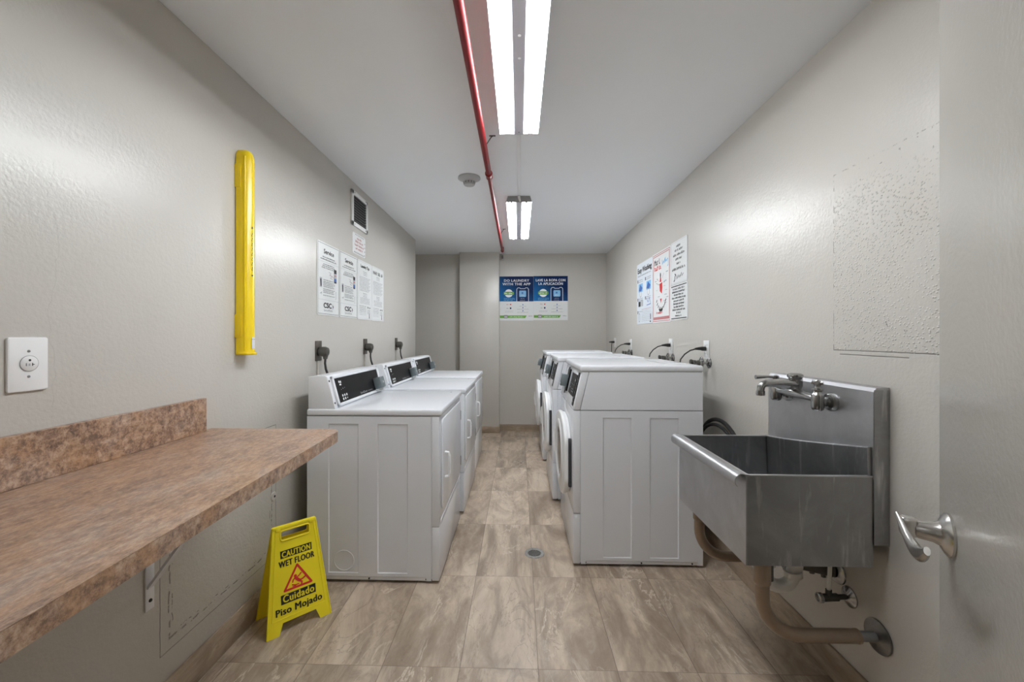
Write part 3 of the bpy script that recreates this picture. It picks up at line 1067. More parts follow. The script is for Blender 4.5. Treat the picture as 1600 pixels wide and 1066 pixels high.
for yy in (1.302, 0.45):
    k = MB('fixture')
    k.box(XL + 0.0005, XL + 0.006, yy - 0.016, yy + 0.016, 0.399, CZ - 0.0385, bev=0.002)
    k.box(XL + 0.0005, -0.80, yy - 0.016, yy + 0.016, CZ - 0.045, CZ - 0.039, bev=0.002)
    a, c_ = Vector((XL + 0.006, yy, 0.474)), Vector((-0.90, yy, CZ - 0.045))
    d_ = (c_ - a).normalized()
    n2 = Vector((-d_.z, 0, d_.x)) * 0.004
    k.prism([a + n2 + Vector((0, -0.013, 0)), a - n2 + Vector((0, -0.013, 0)), c_ - n2 + Vector((0, -0.013, 0)), c_ + n2 + Vector((0, -0.013, 0))], (0, 0.026, 0))
    bk = k.build('bracket', ct, True)
    q = MB('screw')
    q.lathe([(0, 0), (0.006, 0), (0.005, 0.003), (0, 0.003)], (XL + 0.006, yy, 0.430), (1, 0, 0), 12)
    q.build('screw', bk, True)

# ------------------------------------------------------------------ wall plates, cords
def wallthing(name, label, cat, side, y, z, group=None):
    """local x to the viewer's right along the wall, -y out of the wall"""
    if side in 'LR':
        y *= 1 + 0.0279 * ((XL if side == 'L' else XR) / y + 0.0279)
    if side == 'L':
        return thing(name, label, cat, (XL, y, z), PI / 2, group)
    if side == 'R':
        return thing(name, label, cat, (XR, y, z), -PI / 2, group)
    return thing(name, label, cat, (y, YB, z), 0, group)


o = wallthing('wall_outlet', 'large white single wall outlet above the counter backsplash', 'outlet', 'L', 1.003, 1.222)
p = MB('plastic_w')
p.prism([(x, 0, z) for x, z in round_rect(-0.042, 0.042, -0.066, 0.066, 0.005)], (0, -0.007, 0), bev=0.003)
p.build('cover_plate', o)
p = MB('plastic_w')
p.lathe([(0.0185, 0.0065), (0.0185, 0.0085), (0.017, 0.0095), (0, 0.0095)], (0, 0, 0.002), (0, -1, 0), 32)
p.X = Matrix.Translation((0, -0.0095, 0.002))
p.lathe([(0.0195, -0.0015), (0.0195, -0.0010), (0.0186, -0.0009)], (0, 0, 0), (0, -1, 0), 32, 'ink_g')
p.disc(0, 0.008, 0.0028, 'ink').rect(-0.0085, -0.0060, -0.006, 0.001, 'ink_g').rect(0.0045, 0.0065, -0.006, 0.001, 'ink').rect(0.0065, 0.0100, -0.0035, -0.0018, 'ink').rect(-0.003, 0.001, -0.006, 0.000, 'ink_lg')
p.build('socket', o)
for z in (0.032, -0.030):
    p = MB('chrome')
    p.lathe([(0, 0.007), (0.0035, 0.007), (0.0025, 0.0085), (0, 0.0085)], (0, 0, z), (0, -1, 0), 12)
    p.build('screw', o)


def dryer_outlet(y, z, label, clabel):
    o = wallthing('dryer_outlet', label, 'outlet', 'L', y, z, 'dark dryer outlets on the left wall')
    p = MB('bronze')
    p.box(-0.037, 0.037, -0.006, 0, -0.060, 0.060, bev=0.002)
    p.build('cover_plate', o)
    p = MB('rubber')
    p.lathe([(0, 0), (0.026, 0), (0.026, 0.009), (0, 0.009)], (0, -0.005, -0.005), (0, -1, 0), 24)
    p.build('socket', o)
    o2 = wallthing('power_cord', clabel, 'cord', 'L', y, z, 'dryer power cords')
    p = MB('dkmetal')
    p.lathe([(0.0, 0.0145), (0.028, 0.0145), (0.030, 0.022), (0.030, 0.045), (0.024, 0.060), (0.010, 0.066), (0, 0.066)], (0, 0, -0.005), (0, -1, 0), 20)
    p.tube([(0, -0.045, -0.020), (0, -0.045, -0.050)], [0.018, 0.011], 12)
    p.build('plug', o2)
    p = MB('rubber')
    p.tube([(0, -0.045, -0.045), (-0.006, -0.046, -0.075), (-0.004, -0.050, -0.11), (0.010, -0.058, -0.15), (0.026, -0.062, -0.19), (0.02, -0.060, -0.30), (0.0, -0.05, -0.42)], 0.0068, 10, scale=(0.8, 1.5))
    p.build('cable', o2)
    # painted-over conduit drop beside it
    q = MB('wall')
    q.cyl((-0.012, -0.007, -0.060), (-0.012, -0.007, -0.45), 0.007, 12)
    q.build('conduit', o)


dryer_outlet(2.46, 1.204, 'dark metal outlet plate above the nearest dryer', 'black cord with round plug above the nearest dryer')
dryer_outlet(3.21, 1.212, 'dark metal outlet plate above the middle dryer', 'black cord with round plug above the middle dryer')
dryer_outlet(4.02, 1.216, 'dark metal outlet plate above the farthest dryer', 'black cord with round plug above the farthest dryer')


def washer_outlet(y, z, label, clabel, droop=True):
    o = wallthing('washer_outlet', label, 'outlet', 'R', y, z, 'white outlets above the washers')
    p = MB('plastic_w')
    p.box(-0.036, 0.036, -0.007, 0, -0.058, 0.058, bev=0.002)
    p.build('cover_plate', o)
    for zz in (-0.024, 0.024):
        p = MB('plastic_w')
        p.prism([(x, -0.006, z_) for x, z_ in round_rect(-0.016, 0.016, zz - 0.014, zz + 0.014, 0.006)], (0, -0.004, 0), bev=0.001)
        p.X = Matrix.Translation((0, -0.010, 0))
        p.rect(-0.008, -0.0055, zz - 0.003, zz + 0.005, 'ink').rect(0.0055, 0.008, zz - 0.003, zz + 0.005, 'ink')
        p.build('receptacle', o)
    o2 = wallthing('power_cord', clabel, 'cord', 'R', y, z, 'washer power cords')
    p = MB('rubber')
    p.box(-0.014, 0.014, -0.034, -0.0105, -0.006, 0.020, bev=0.004)
    p.tube([(0, -0.030, 0.008), (0, -0.050, 0.008), (0, -0.075, 0.006)], [0.0125, 0.010, 0.006], 12)
    p.build('plug', o2)
    p = MB('rubber')
    if droop:
        p.tube([(0, -0.070, 0.006), (0, -0.105, -0.004), (0, -0.140, -0.028), (0, -0.165, -0.060), (0, -0.185, -0.095), (-0.0, -0.190, -0.118)][:4] + [(0, -0.170, -0.085)], 0.0042, 10)
    else:
        p.tube([(0, -0.040, 0.004), (0.002, -0.045, -0.03), (0.003, -0.045, -0.10), (0, -0.05, -0.13)], 0.0042, 10)
    p.build('cable', o2)
    return o


washer_outlet(2.585, 1.206, 'white outlet above the nearest washer', 'black cord arching from the outlet above the nearest washer')
washer_outlet(3.19, 1.215, 'white outlet above the gap between the near washers', 'black cord arching from the second outlet above the washers')
washer_outlet(4.34, 1.205, 'white outlet above the farthest washer', 'black cord arching from the third outlet above the washers')
washer_outlet(5.05, 1.215, 'white outlet closest to the back wall', 'black plug hanging from the outlet closest to the back wall', False)


def hose_valves(y, label, z=1.10):
    o = wallthing('washer_valve', label, 'valve', 'R', y, z, 'hose valves behind the washers')
    for s, x in ((0, -0.05), (1, 0.055)):
        p = MB('chrome')
        p.lathe([(0, 0), (0.034, 0), (0.033, 0.004), (0.020, 0.012), (0.012, 0.015), (0.0, 0.015)], (x, 0, 0), (0, -1, 0), 28)
        p.cyl((x, -0.01, 0), (x, -0.065, 0), 0.0095, 14)
        p.cyl((x, -0.05, -0.03), (x, -0.05, 0.012), 0.012, 14)
        v = p.build('valve_body', o)
        p = MB('dkmetal')
        p.lathe([(0, 0), (0.016, 0), (0.018, 0.005), (0.016, 0.011), (0, 0.011)], (x, -0.063, 0), (0, -1, 0), 14)
        p.build('knob', v)
    h_ = MB('rubber')
    for x in (-0.05, 0.055):
        h_.tube([(x, -0.05, -0.03), (x, -0.055, -0.05), (x, -0.07, -0.065), (x, -0.11, -0.08), (x, -0.15, -0.082)], 0.009, 10)
    h_.build('hose', o)


hose_valves(2.61, 'chrome hose valves below the nearest washer outlet', 1.125)
hose_valves(3.21, 'chrome hose valves below the second outlet', 1.125)
hose_valves(4.36, 'chrome hose valves below the third outlet', 1.12)
ho = thing('drain_hose', 'black drain hose looped behind the nearest washer', 'hose', (1.12, 2.25, 0))
hm = MB('rubber')
for q_, rr in ((0.0, 0.011), (0.035, 0.009)):
    P = []
    for k in range(31):
        a = math.radians(-30 + 250 * k / 30)
        P.append((1.150 - q_ * 0.6, 2.38 + 0.27 * math.cos(a) - q_ * 0.6, 0.555 + 0.255 * math.sin(a) - q_ * 0.7))
    hm.tube(P, rr, 12)
hm.build('hose', ho, True)

# ------------------------------------------------------------------ yellow tube on the left wall
yt = wallthing('yellow_tube', 'long yellow plastic tube standing upright on the left wall', 'tube', 'L', 1.774, 1.215)
Ht = 0.880
sec = []
for k in range(21):
    a = PI * k / 20
    sec.append((0.034 * math.cos(a), -0.024 - 0.034 * math.sin(a)))
y_ = MB('yellow2')
t_ = bmesh.new()
levels = [(0.0, 1.0), (0.004, 1.03), (0.012, 1.03), (0.014, 1.0), (Ht - 0.050, 1.0), (Ht - 0.034, 0.96), (Ht - 0.020, 0.86), (Ht - 0.010, 0.70), (Ht - 0.003, 0.45), (Ht, 0.15)]
rings = []
for z, sc_ in levels:
    ring = [((x * sc_), (-0.026 + (y + 0.026) * sc_), z) for x, y in sec]
    ring += [(-0.034 * sc_, -0.004, z), (0.034 * sc_, -0.004, z)]
    rings.append([t_.verts.new(p) for p in ring])
for a, b_ in zip(rings, rings[1:]):
    for k in range(len(a)):
        k2 = (k + 1) % len(a)
        t_.faces.new((a[k], a[k2], b_[k2], b_[k]))
t_.faces.new(rings[0]); t_.faces.new(rings[-1])
bmesh.ops.recalc_face_normals(t_, faces=t_.faces[:])
y_._take(t_)
y_.build('tube_body', yt)
q = MB('yellow2')
q.cyl((-0.0300, -0.0400, 0.014), (-0.0300, -0.0400, Ht - 0.035), 0.0040, 10)
q.build('ridge', yt)
q = MB('yellow2')
q.lathe([(0, -0.004), (0.038, -0.004), (0.040, 0.002), (0.038, 0.008), (0, 0.008)], (0, -0.026, 0), (0, 0, 1), 32)
q.build('end_cap', yt)
for zz in (0.12, 0.76):
    q = MB('yellow2')
    q.box(-0.0375, -0.031, -0.028, 0, zz - 0.05, zz + 0.05, bev=0.002)
    q.build('mounting_clip', yt)
q = MB('ink')
Rm = Matrix.Rotation(math.radians(-34), 4, 'Z')
for k in range(1, 2):
    q.X = Matrix.Translation((0, -0.024, 0)) @ Matrix.Rotation(math.radians(-12), 4, 'Z') @ Matrix.Translation((0, -0.0345, 0))
    for j in range(16):
        zz = 0.36 + j * 0.0105
        q.rect(-0.003, 0.003, zz, zz + 0.0015)
        if j % 2 == 0:
            q.rect(-0.004, -0.002, zz, zz + 0.007)
        else:
            q.rect(0.001, 0.003, zz - 0.004, zz + 0.004)
    q.rrect(-0.004, 0.004, 0.335, 0.341, 0.002)
    q.flat([(-0.005, 0.54), (0.005, 0.54), (0.0, 0.55)])
q.build('lettering', yt)
q = MB('board')
q.X = Matrix.Translation((0, -0.024, 0)) @ Matrix.Rotation(math.radians(-4), 4, 'Z') @ Matrix.Translation((0, -0.0352, 0))
q.rrect(-0.009, 0.009, 0.022, 0.072, 0.003)
q.scrib(-0.009, 0.009, 0.061, 0.004, 'ink_g')
q.build('sticker', yt)

# ------------------------------------------------------------------ vent and signs, left wall
v = wallthing('wall_vent', 'white louvered air vent high on the left wall', 'vent', 'L', 3.09, 2.225)
f_ = MB('plastic_w')
hw, hh_ = 0.155, 0.127
f_.box(-hw, -hw + 0.035, -0.012, 0, -hh_, hh_, bev=0.003).box(hw - 0.035, hw, -0.012, 0, -hh_, hh_, bev=0.003)
f_.box(-hw, hw, -0.012, 0, -hh_, -hh_ + 0.030, bev=0.003).box(-hw, hw, -0.012, 0, hh_ - 0.030, hh_, bev=0.003)
f_.build('frame', v)
MB('hole_shade').box(-hw + 0.03, hw - 0.03, -0.0015, 0, -hh_ + 0.026, hh_ - 0.026).build('opening', v)  # black sheet on the wall stands in for the unlit duct
lo = MB('screw')
for k in range(10):
    z = -hh_ + 0.040 + k * 0.0195
    lo.box(-hw + 0.033, hw - 0.033, -0.009, -0.0075, -0.006, 0.003, xf=Matrix.Translation((0, 0, z)) @ Matrix.Rotation(0.0, 4, 'X'))
    lo.box(-hw + 0.033, hw - 0.033, -0.0095, -0.0070, 0.0030, 0.0039, 'fix_end', xf=Matrix.Translation((0, 0, z)))
lo.build('louvers', v)
for sx in (-1, 1):
    for sz in (-1, 1):
        MB('screw').lathe([(0, 0), (0.004, 0), (0.003, 0.002), (0, 0.002)], (sx * (hw - 0.05), -0.012, sz * (hh_ - 0.013)), (0, -1, 0), 10).build('screw', v)


def board(name, label, cat, side, y, z, W, H, group=None, mat='board', r=0.012, th=0.004, border=None):
    o = wallthing(name, label, cat, side, y, z, group)
    p = MB(mat)
    p.prism([(x, 0, zz) for x, zz in round_rect(-W / 2, W / 2, -H / 2, H / 2, r)], (0, -th, 0), bev=0.001, seg=1)
    o_p = p.build('panel', o)
    return o


def pr(mat='ink', th=0.004):
    m_ = MB(mat)
    m_.X = Matrix.Translation((0, -th, 0))
    return m_


def frame(m_, W, H, wd, mat='ink', inset=0.008, layer=1, z0=None, z1=None):
    x = W / 2 - inset
    a, b_ = (-H / 2 + inset if z0 is None else z0), (H / 2 - inset if z1 is None else z1)
    m_.rect(-x, x, a, a + wd, mat, layer).rect(-x, x, b_ - wd, b_, mat, layer)
    m_.rect(-x, -x + wd, a, b_, mat, layer + .1).rect(x - wd, x, a, b_, mat, layer + .1)
    return m_


n_ = board('warning_notice', 'small white notice with red lines below the wall vent', 'sign', 'L', 3.09, 1.978, 0.245, 0.155, r=0.018, th=0.002)
q = pr('ink_pk', 0.002)
for k, (wd, zz) in enumerate(((0.09, 0.040), (0.15, 0.016), (0.17, -0.010), (0.14, -0.036))):
    q.scrib(-wd / 2, wd / 2, zz - 0.006, 0.017, 'ink_pk', 2, dens=1)
for k in range(9):
    xx = -0.098 + k * 0.022
    if k not in (0,):
        q.flat([(xx, 0.062), (xx + 0.008, 0.062), (xx + 0.013, 0.071), (xx + 0.005, 0.071)], 'ink_g')
    q.flat([(xx, -0.071), (xx + 0.008, -0.071), (xx + 0.013, -0.061), (xx + 0.005, -0.061)], 'ink')
for k in range(4):
    q.disc(0.108, 0.03 - k * 0.03, 0.005, 'ink_g')
q.build('lettering', n_)

BZ0, BZ1 = 1.422, 1.872
BW, BH = 0.298, 0.450


def service_board(y, title, label):
    o = board('service_sign', label, 'sign', 'L', y, (BZ0 + BZ1) / 2, BW, BH, 'information boards on the left wall')
    q = pr()
    frame(q, BW, BH, 0.0022, 'ink')
    q.rect(-BW / 2 + 0.012, BW / 2 - 0.012, -0.130, -0.1285, 'ink_lg')
    q.rect(-BW / 2 + 0.012, BW / 2 - 0.012, 0.105, 0.106, 'ink_lg')
    q.build('border', o)
    q = pr()
    q.text(title, 0.040, 0.0, 0.158, bold=0.022, width=0.135)
    q.text('CSC', 0.044, -0.018, -0.178, bold=0.040, width=0.105, layer=2)
    q.text('ServiceWorks', 0.020, -0.010, -0.200, 'ink_g', width=0.115)
    for zz, w_, h_ in ((0.132, 0.17, .008), (0.118, 0.22, .008), (0.088, 0.15, .007), (0.077, 0.17, .007), (0.066, 0.19, .007)):
        q.scrib(-w_ / 2, w_ / 2, zz, h_)
    for k, zz in enumerate((-0.008, -0.020, -0.030, -0.040, -0.050, -0.066, -0.076, -0.086, -0.104)):
        q.scrib(-0.075, 0.062 + 0.01 * (k % 3), zz, 0.0060, 'ink')
    q.build('lettering', o)
    q = pr()
    q.rrect(0.072, 0.108, -0.010, 0.078, 0.005, 'ink').rect(0.074, 0.106, 0.012, 0.052, 'ink_lg', 2).rect(0.074, 0.106, 0.000, 0.020, 'ink_b', 2.4).rect(0.076, 0.104, 0.036, 0.040, 'ink_r', 3)
    q.rect(-0.120, -0.090, -0.055, 0.005, 'ink_lg').flat([(-0.115, -0.005), (-0.100, -0.003), (-0.096, -0.048), (-0.108, -0.050)], 'ink', 2)
    q.stroke([(-0.115, -0.095), (-0.095, -0.085), (-0.100, -0.100)], 0.003, 'ink_g')
    q.stroke([(0.095, -0.115), (0.092, -0.075), (0.104, -0.065), (0.106, -0.110), (0.095, -0.115)], 0.0015, 'ink_g')
    q.stroke([(0.0, 0.05), (0.03, 0.045), (0.01, 0.03), (0.05, 0.03), (0.02, 0.015), (0.05, 0.01)], 0.002, 'ink_g')
    q.stroke([(0.01, 0.04), (0.06, 0.02), (0.068, 0.03)], 0.002, 'ink_pk', 1.5)
    q.flat([(0.048, -0.160), (0.062, -0.172), (0.048, -0.188), (0.054, -0.172)], 'ink_b', 2).flat([(0.048, -0.150), (0.064, -0.166), (0.060, -0.176), (0.052, -0.168)], 'ink', 2.4)
    q.build('picture', o)


service_board(2.592, 'Service', 'white sign titled Service, nearest of the four left wall boards')
service_board(2.900, 'Servicio', 'white sign titled Servicio, second of the four left wall boards')


def tips_board(y, title, label, narrow):
    o = board('tips_sign', label, 'sign', 'L', y, (BZ0 + BZ1) / 2, BW - 0.008, BH, 'information boards on the left wall')
    q = pr()
    frame(q, BW - 0.008, BH, 0.0015, 'ink_lg')
    q.build('border', o)
    q = pr()
    if title:
        q.text(title, 0.034, 0, 0.172, bold=0.025, width=0.18)
    else:
        q.scrib(-0.12, 0.12, 0.160, 0.028, dens=1)
    for c0, n in ((0.150, 3), (-0.018, 3)):
        for k in range(n):
            q.scrib(-0.04, 0.04, c0 - k * 0.012 - 0.008, 0.006, 'ink' if k == 0 else 'ink_g')
    for k in range(12):
        q.scrib(-0.115, 0.115 - 0.02 * (k % 3), 0.098 - k * 0.0095, 0.005, 'ink_g')
    for k in range(5):
        q.scrib(-0.10, 0.10, -0.062 - k * 0.010, 0.005, 'ink_g')
    for k in range(6):
        q.scrib(-0.115, 0.02, -0.125 - k * 0.013, 0.0065, 'ink_g' if k < 4 else 'ink_lg')
    q.scrib(0.045, 0.115, -0.135, 0.016, 'ink')
    for k in range(4):
        q.scrib(0.045, 0.11, -0.150 - k * 0.009, 0.005, 'ink_g')
    q.build('lettering', o)
    q = pr()
    q.flat([(0.082, -0.212), (0.096, -0.212), (0.093, -0.175), (0.086, -0.172)], 'ink', 2)
    q.build('picture', o)


tips_board(3.202, 'Laundry Tips', 'white sign titled Laundry Tips, third of the left wall boards', 0)
tips_board(3.497, '', 'white sign with long bold heading, farthest of the four left wall boards', 0)

# ------------------------------------------------------------------ right wall signs
o = board('washing_guide_sign', 'white sign titled Easy Washing, farthest on the right wall', 'sign', 'R', 3.872, 1.706, 0.474, 0.590, 'signs on the right wall', 'board_b')
q = pr()
q.text('Easy Washing', 0.070, 0.005, 0.203, bold=0.028, width=0.42)
q.scrib(-0.20, 0.20, 0.168, 0.012, 'ink_g')
for (x, z) in ((-0.21, 0.14), (0.03, 0.14), (-0.21, -0.04), (0.03, -0.04), (-0.21, -0.165)):
    q.rect(x, x + 0.02, z - 0.03, z, 'ink')
    for k in range(2 if z > -0.1 else 1):
        q.scrib(x + 0.028, x + 0.17, z - 0.012 - 0.016 * k, 0.009, 'ink_g')
for k in range(7):
    q.scrib(-0.08, 0.20, -0.175 - 0.016 * k, 0.008, 'ink_lg')
q.rect(-0.08, 0.20, -0.157, -0.154, 'ink_pk')
q.build('lettering', o)
q = pr()
for x in (-0.17, 0.07):
    q.rect(x, x + 0.13, 0.015, 0.095, 'ink_lb')
    q.flat([(x, 0.03), (x + 0.05, 0.09), (x + 0.12, 0.05), (x + 0.08, 0.02)], 'ink_b', 2)
    q.disc(x + 0.06, -0.005, 0.032, 'ink_lg', 2).disc(x + 0.06, -0.005, 0.024, 'board', 3)
q.rect(-0.18, -0.11, -0.125, -0.075, 'ink').rect(-0.10, -0.03, -0.125, -0.065, 'ink_lg')
q.stroke([(0.07, -0.06), (0.12, -0.10), (0.16, -0.06), (0.19, -0.12), (0.08, -0.125)], 0.007, 'ink_b')
q.stroke([(-0.17, -0.20), (-0.17, -0.265), (-0.15, -0.275), (-0.13, -0.265), (-0.13, -0.20), (-0.15, -0.19), (-0.17, -0.20)], 0.005, 'ink_g')
q.rect(0.18, 0.20, -0.26, -0.21, 'ink').rect(0.17, 0.20, -0.285, -0.272, 'ink')
q.build('picture', o)

o = board('drying_guide_sign', 'tall white sign with red border and a red figure on the right wall', 'sign', 'R', 3.412, 1.706, 0.434, 0.600, 'signs on the right wall')
q = pr()
frame(q, 0.434, 0.600, 0.006, 'ink_pk', 0.012)
frame(q, 0.434, 0.600, 0.007, 'ink_pk', 0.026)
q.rect(-0.19, 0.19, -0.268, -0.250, 'ink_pk', 0.8)
q.build('border', o)
q = pr()
q.scrib(-0.165, -0.01, 0.195, 0.048, 'ink', 2, dens=1)
q.scrib(-0.165, 0.02, 0.148, 0.040, 'ink_r', 2, dens=1)
q.stroke([(0.03, 0.215), (0.035, 0.18), (0.06, 0.205), (0.065, 0.185), (0.09, 0.22), (0.09, 0.185), (0.105, 0.225), (0.105, 0.19), (0.125, 0.205), (0.135, 0.19), (0.15, 0.21), (0.165, 0.20), (0.165, 0.155), (0.15, 0.15)], 0.008, 'ink_lb')
q.scrib(-0.11, 0.04, -0.225, 0.022, 'ink_r', 2, dens=1)
for k in range(30):
    x = random.uniform(-0.17, 0.13)
    z = random.uniform(-0.18, 0.13)
    if abs(x + 0.01) > 0.05:
        q.scrib(x, x + random.uniform(0.03, 0.06), z, 0.007, random.choice(('ink_g', 'ink_lb', 'ink_lg', 'ink_gr', 'ink')))
q.build('lettering', o)
q = pr()
q.disc(-0.01, 0.095, 0.012, 'ink', 2, rz=0.022).flat([(-0.02, 0.08), (0.0, 0.08), (0.012, 0.04), (-0.03, 0.04)], 'ink_r', 2)
q.flat([(-0.035, 0.025), (0.03, 0.035), (0.035, -0.01), (0.02, -0.06), (-0.025, -0.035)], 'ink_r', 2)
q.flat([(-0.02, -0.10), (0.02, -0.10), (0.0, -0.14)], 'ink_r', 2)
for k in range(9):
    a = math.radians(200 + k * 17)
    x, z = 0.115 * math.cos(a), -0.085 + 0.105 * math.sin(a)
    q.stroke([(x, z), (x + 0.012, z + 0.014)], 0.012, 'ink', 2)
q.flat([(-0.055, -0.185), (0.05, -0.185), (0.03, -0.205), (-0.03, -0.205)], 'ink', 3)
for a0 in (60, 100, 140, 20, 160):
    a = math.radians(a0)
    q.stroke([(0.07 * math.cos(a), 0.0 + 0.08 * math.sin(a)), (0.13 * math.cos(a), 0.0 + 0.12 * math.sin(a))], 0.003, 'ink_g')
q.build('picture', o)

o = board('notice_sign', 'white notice with six spaced lines above another board, right wall', 'sign', 'R', 3.035, 1.848, 0.310, 0.324, 'signs on the right wall')
q = pr()
frame(q, 0.31, 0.324, 0.0015, 'ink_lg')
q.build('border', o)
q = pr()
for zz, w_ in ((0.112, 0.09), (0.082, 0.15), (0.047, 0.215), (0.015, 0.12), (-0.018, 0.08), (-0.058, 0.255)):
    q.scrib(-w_ / 2, w_ / 2, zz, 0.019, 'ink', 2, dens=1)
q.stroke([(-0.07, -0.085), (-0.055, -0.095), (-0.07, -0.105), (-0.075, -0.130), (-0.09, -0.138)], 0.010, 'ink', 2)
q.stroke([(-0.045, -0.125), (-0.03, -0.10), (-0.025, -0.125), (0.0, -0.10), (0.005, -0.120), (0.03, -0.105), (0.03, -0.120), (0.055, -0.09), (0.06, -0.115), (0.09, -0.10)], 0.006, 'ink_g', 2)
q.build('lettering', o)

o = board('rules_sign', 'black framed white notice of ten bold lines, below another board', 'sign', 'R', 3.035, 1.548, 0.316, 0.268, 'signs on the right wall')
q = pr()
q.rect(-0.145, 0.145, 0.118, 0.125, 'ink').rect(-0.145, 0.145, -0.125, -0.118, 'ink')
q.build('border', o)
q = pr()
for k, w_ in enumerate((0.23, 0.25, 0.18, 0.26, 0.20, 0.20, 0.19, 0.24, 0.09, 0.13)):
    q.scrib(-w_ / 2, w_ / 2, 0.094 - k * 0.0225, 0.0155, 'ink', 2, dens=1)
q.build('lettering', o)

# ------------------------------------------------------------------ back wall posters
def app_poster(x, W, z, lines, widths, label, badge_x):
    H = 0.602
    o = thing('laundry_app_poster', label, 'poster', (x, YB, z), 0, 'laundry app posters on the back wall')
    p = MB('board')
    p.box(-W / 2, W / 2, -0.004, 0, -H / 2, H / 2)
    p.build('panel', o)
    q = pr('pblue')
    q.rect(-W / 2, W / 2, -0.04, H / 2, 'pblue')
    q.build('blue_field', o)
    q = pr('ink_w')
    q.text(lines[0], 0.047, 0.0, 0.228, 'ink_w', 3, bold=0.020, spacing=1.12, width=widths[0])
    q.text(lines[1], 0.047, 0.0, 0.180, 'ink_w', 3, bold=0.020, spacing=1.12, width=widths[1])
    for k in range(3):
        q.scrib(-0.17, -0.02 - 0.03 * (k == 2), -0.002 - k * 0.014, 0.009, 'ink_lb', 3)
    q.scrib(-0.14, -0.105, -0.088, 0.013, 'ink_pk', 3)
    q.scrib(-0.135, -0.105, -0.140, 0.013, 'ink_g', 3)
    for k in range(3):
        q.scrib(-0.155, -0.04, -0.172 - k * 0.010, 0.006, 'ink_lg', 3)
        q.scrib(0.01 + 0.03 * (k == 0), 0.165 - 0.03 * (k == 0), -0.108 - k * 0.042, 0.007, 'ink_g', 3)
        q.disc(0.088, -0.085 - k * 0.042, 0.008, 'ink_b', 3)
    q.disc(-0.08, -0.082, 0.011, 'ink_r', 3, rz=0.008).rrect(-0.09, -0.07, -0.145, -0.122, 0.004, 'navy', 3)
    q.scrib(0.165, 0.225, -0.247, 0.012, 'ink_g', 3)
    q.build('lettering', o)
    q = pr('ink_w')
    q.disc(badge_x, 0.070, 0.055, 'ink_w', 2)
    q.rrect(badge_x - 0.070, badge_x + 0.070, 0.048, 0.092, 0.012, 'ink_gr', 3)
    q.scrib(badge_x - 0.058, badge_x + 0.058, 0.060, 0.020, 'ink_w', 4, dens=1)
    q.build('badge', o)
    q = pr('ink_w')
    q.stroke([(0.005, -0.04), (0.005, 0.128), (0.020, 0.145), (0.045, 0.145), (0.055, 0.133), (0.115, 0.133), (0.125, 0.145), (0.150, 0.145), (0.165, 0.128), (0.165, -0.04)], 0.006, 'ink_w', 3)
    q.rect(0.008, 0.162, -0.04, 0.128, 'navy', 1.6)
    q.rrect(0.038, 0.132, 0.020, 0.108, 0.014, 'ink_lb', 2.4)
    q.disc(0.082, 0.074, 0.012, 'ink_b', 3)
    q.scrib(0.058, 0.112, 0.036, 0.010, 'ink_w', 3)
    q.scrib(0.055, 0.115, -0.006, 0.010, 'ink_lg', 3).scrib(0.05, 0.118, -0.030, 0.010, 'ink_lg', 3)
    q.build('picture', o)
    q = pr('ink_gr')
    q.flat([(-W / 2 + 0.004, -0.268), (0.12, -0.268), (0.14, -0.232), (-W / 2 + 0.004, -0.232)], 'ink_gr', 2)
    q.rrect(-0.172, -0.118, -0.272, -0.228, 0.006, 'ink_g', 3)
    q.text('CSC', 0.030, -0.145, -0.262, 'ink_w', 4, width=0.04, bold=0.02)
    q.scrib(-0.09, 0.10, -0.258, 0.014, 'ink_w', 3)
    q.build('green_banner', o)


app_poster(-0.0345, 0.463, 1.810, ('DO LAUNDRY', 'WITH THE APP'), (0.34, 0.38), 'blue poster reading DO LAUNDRY WITH THE APP on the back wall', -0.105)
app_poster(0.431, 0.466, 1.814, ('LAVE LA ROPA CON', 'LA APLICACIÓN'), (0.40, 0.33), 'blue poster reading LAVE LA ROPA CON LA APLICACIÓN on the back wall', -0.100)

# ------------------------------------------------------------------ floor drain
fd = thing('floor_drain', 'small round metal floor drain in the aisle tiles', 'drain', (0.092, 2.44, 0))
MB('chrome2').lathe([(0.0, 0.0004), (0.038, 0.0004), (0.040, 0.003), (0.056, 0.0035), (0.0585, 0.0), ], (0, 0, 0), (0, 0, 1), 40).build('rim', fd)
g = MB('dkmetal')
g.lathe([(0, 0.0026), (0.036, 0.0026), (0.037, 0.001)], (0, 0, 0), (0, 0, 1), 32)
for i in range(-4, 5):
    for j in range(-4, 5):
        if i * i + j * j < 15:
            g.lathe([(0, 0.0030), (0.0022, 0.0030), (0.0022, 0.0026)], (i * 0.0075, j * 0.0075, 0), (0, 0, 1), 8, 'hole_shade' if (i + j) % 2 else 'chrome')
g.build('grate', fd)

# ------------------------------------------------------------------ caution sign
e_ = Vector((0.7071, 0.7071, 0))
bm_ = Vector((-0.9695, 1.7935, 0))
cs = thing('wet_floor_sign', 'yellow folding caution wet floor sign beside the nearest dryer', 'sign', (bm_.x - 0.065, bm_.y + 0.065, 0), math.radians(45))
# local x along the sign, -y to the viewer
HGT, SPR = 0.432, 0.092
tilt = math.atan2(SPR - 0.006, HGT)
SL = math.hypot(HGT, SPR - 0.006)
wb, wt = 0.1325, 0.090


def xa(z):  # half width at height z on the panel
    return wb + (wt - wb) * z / SL


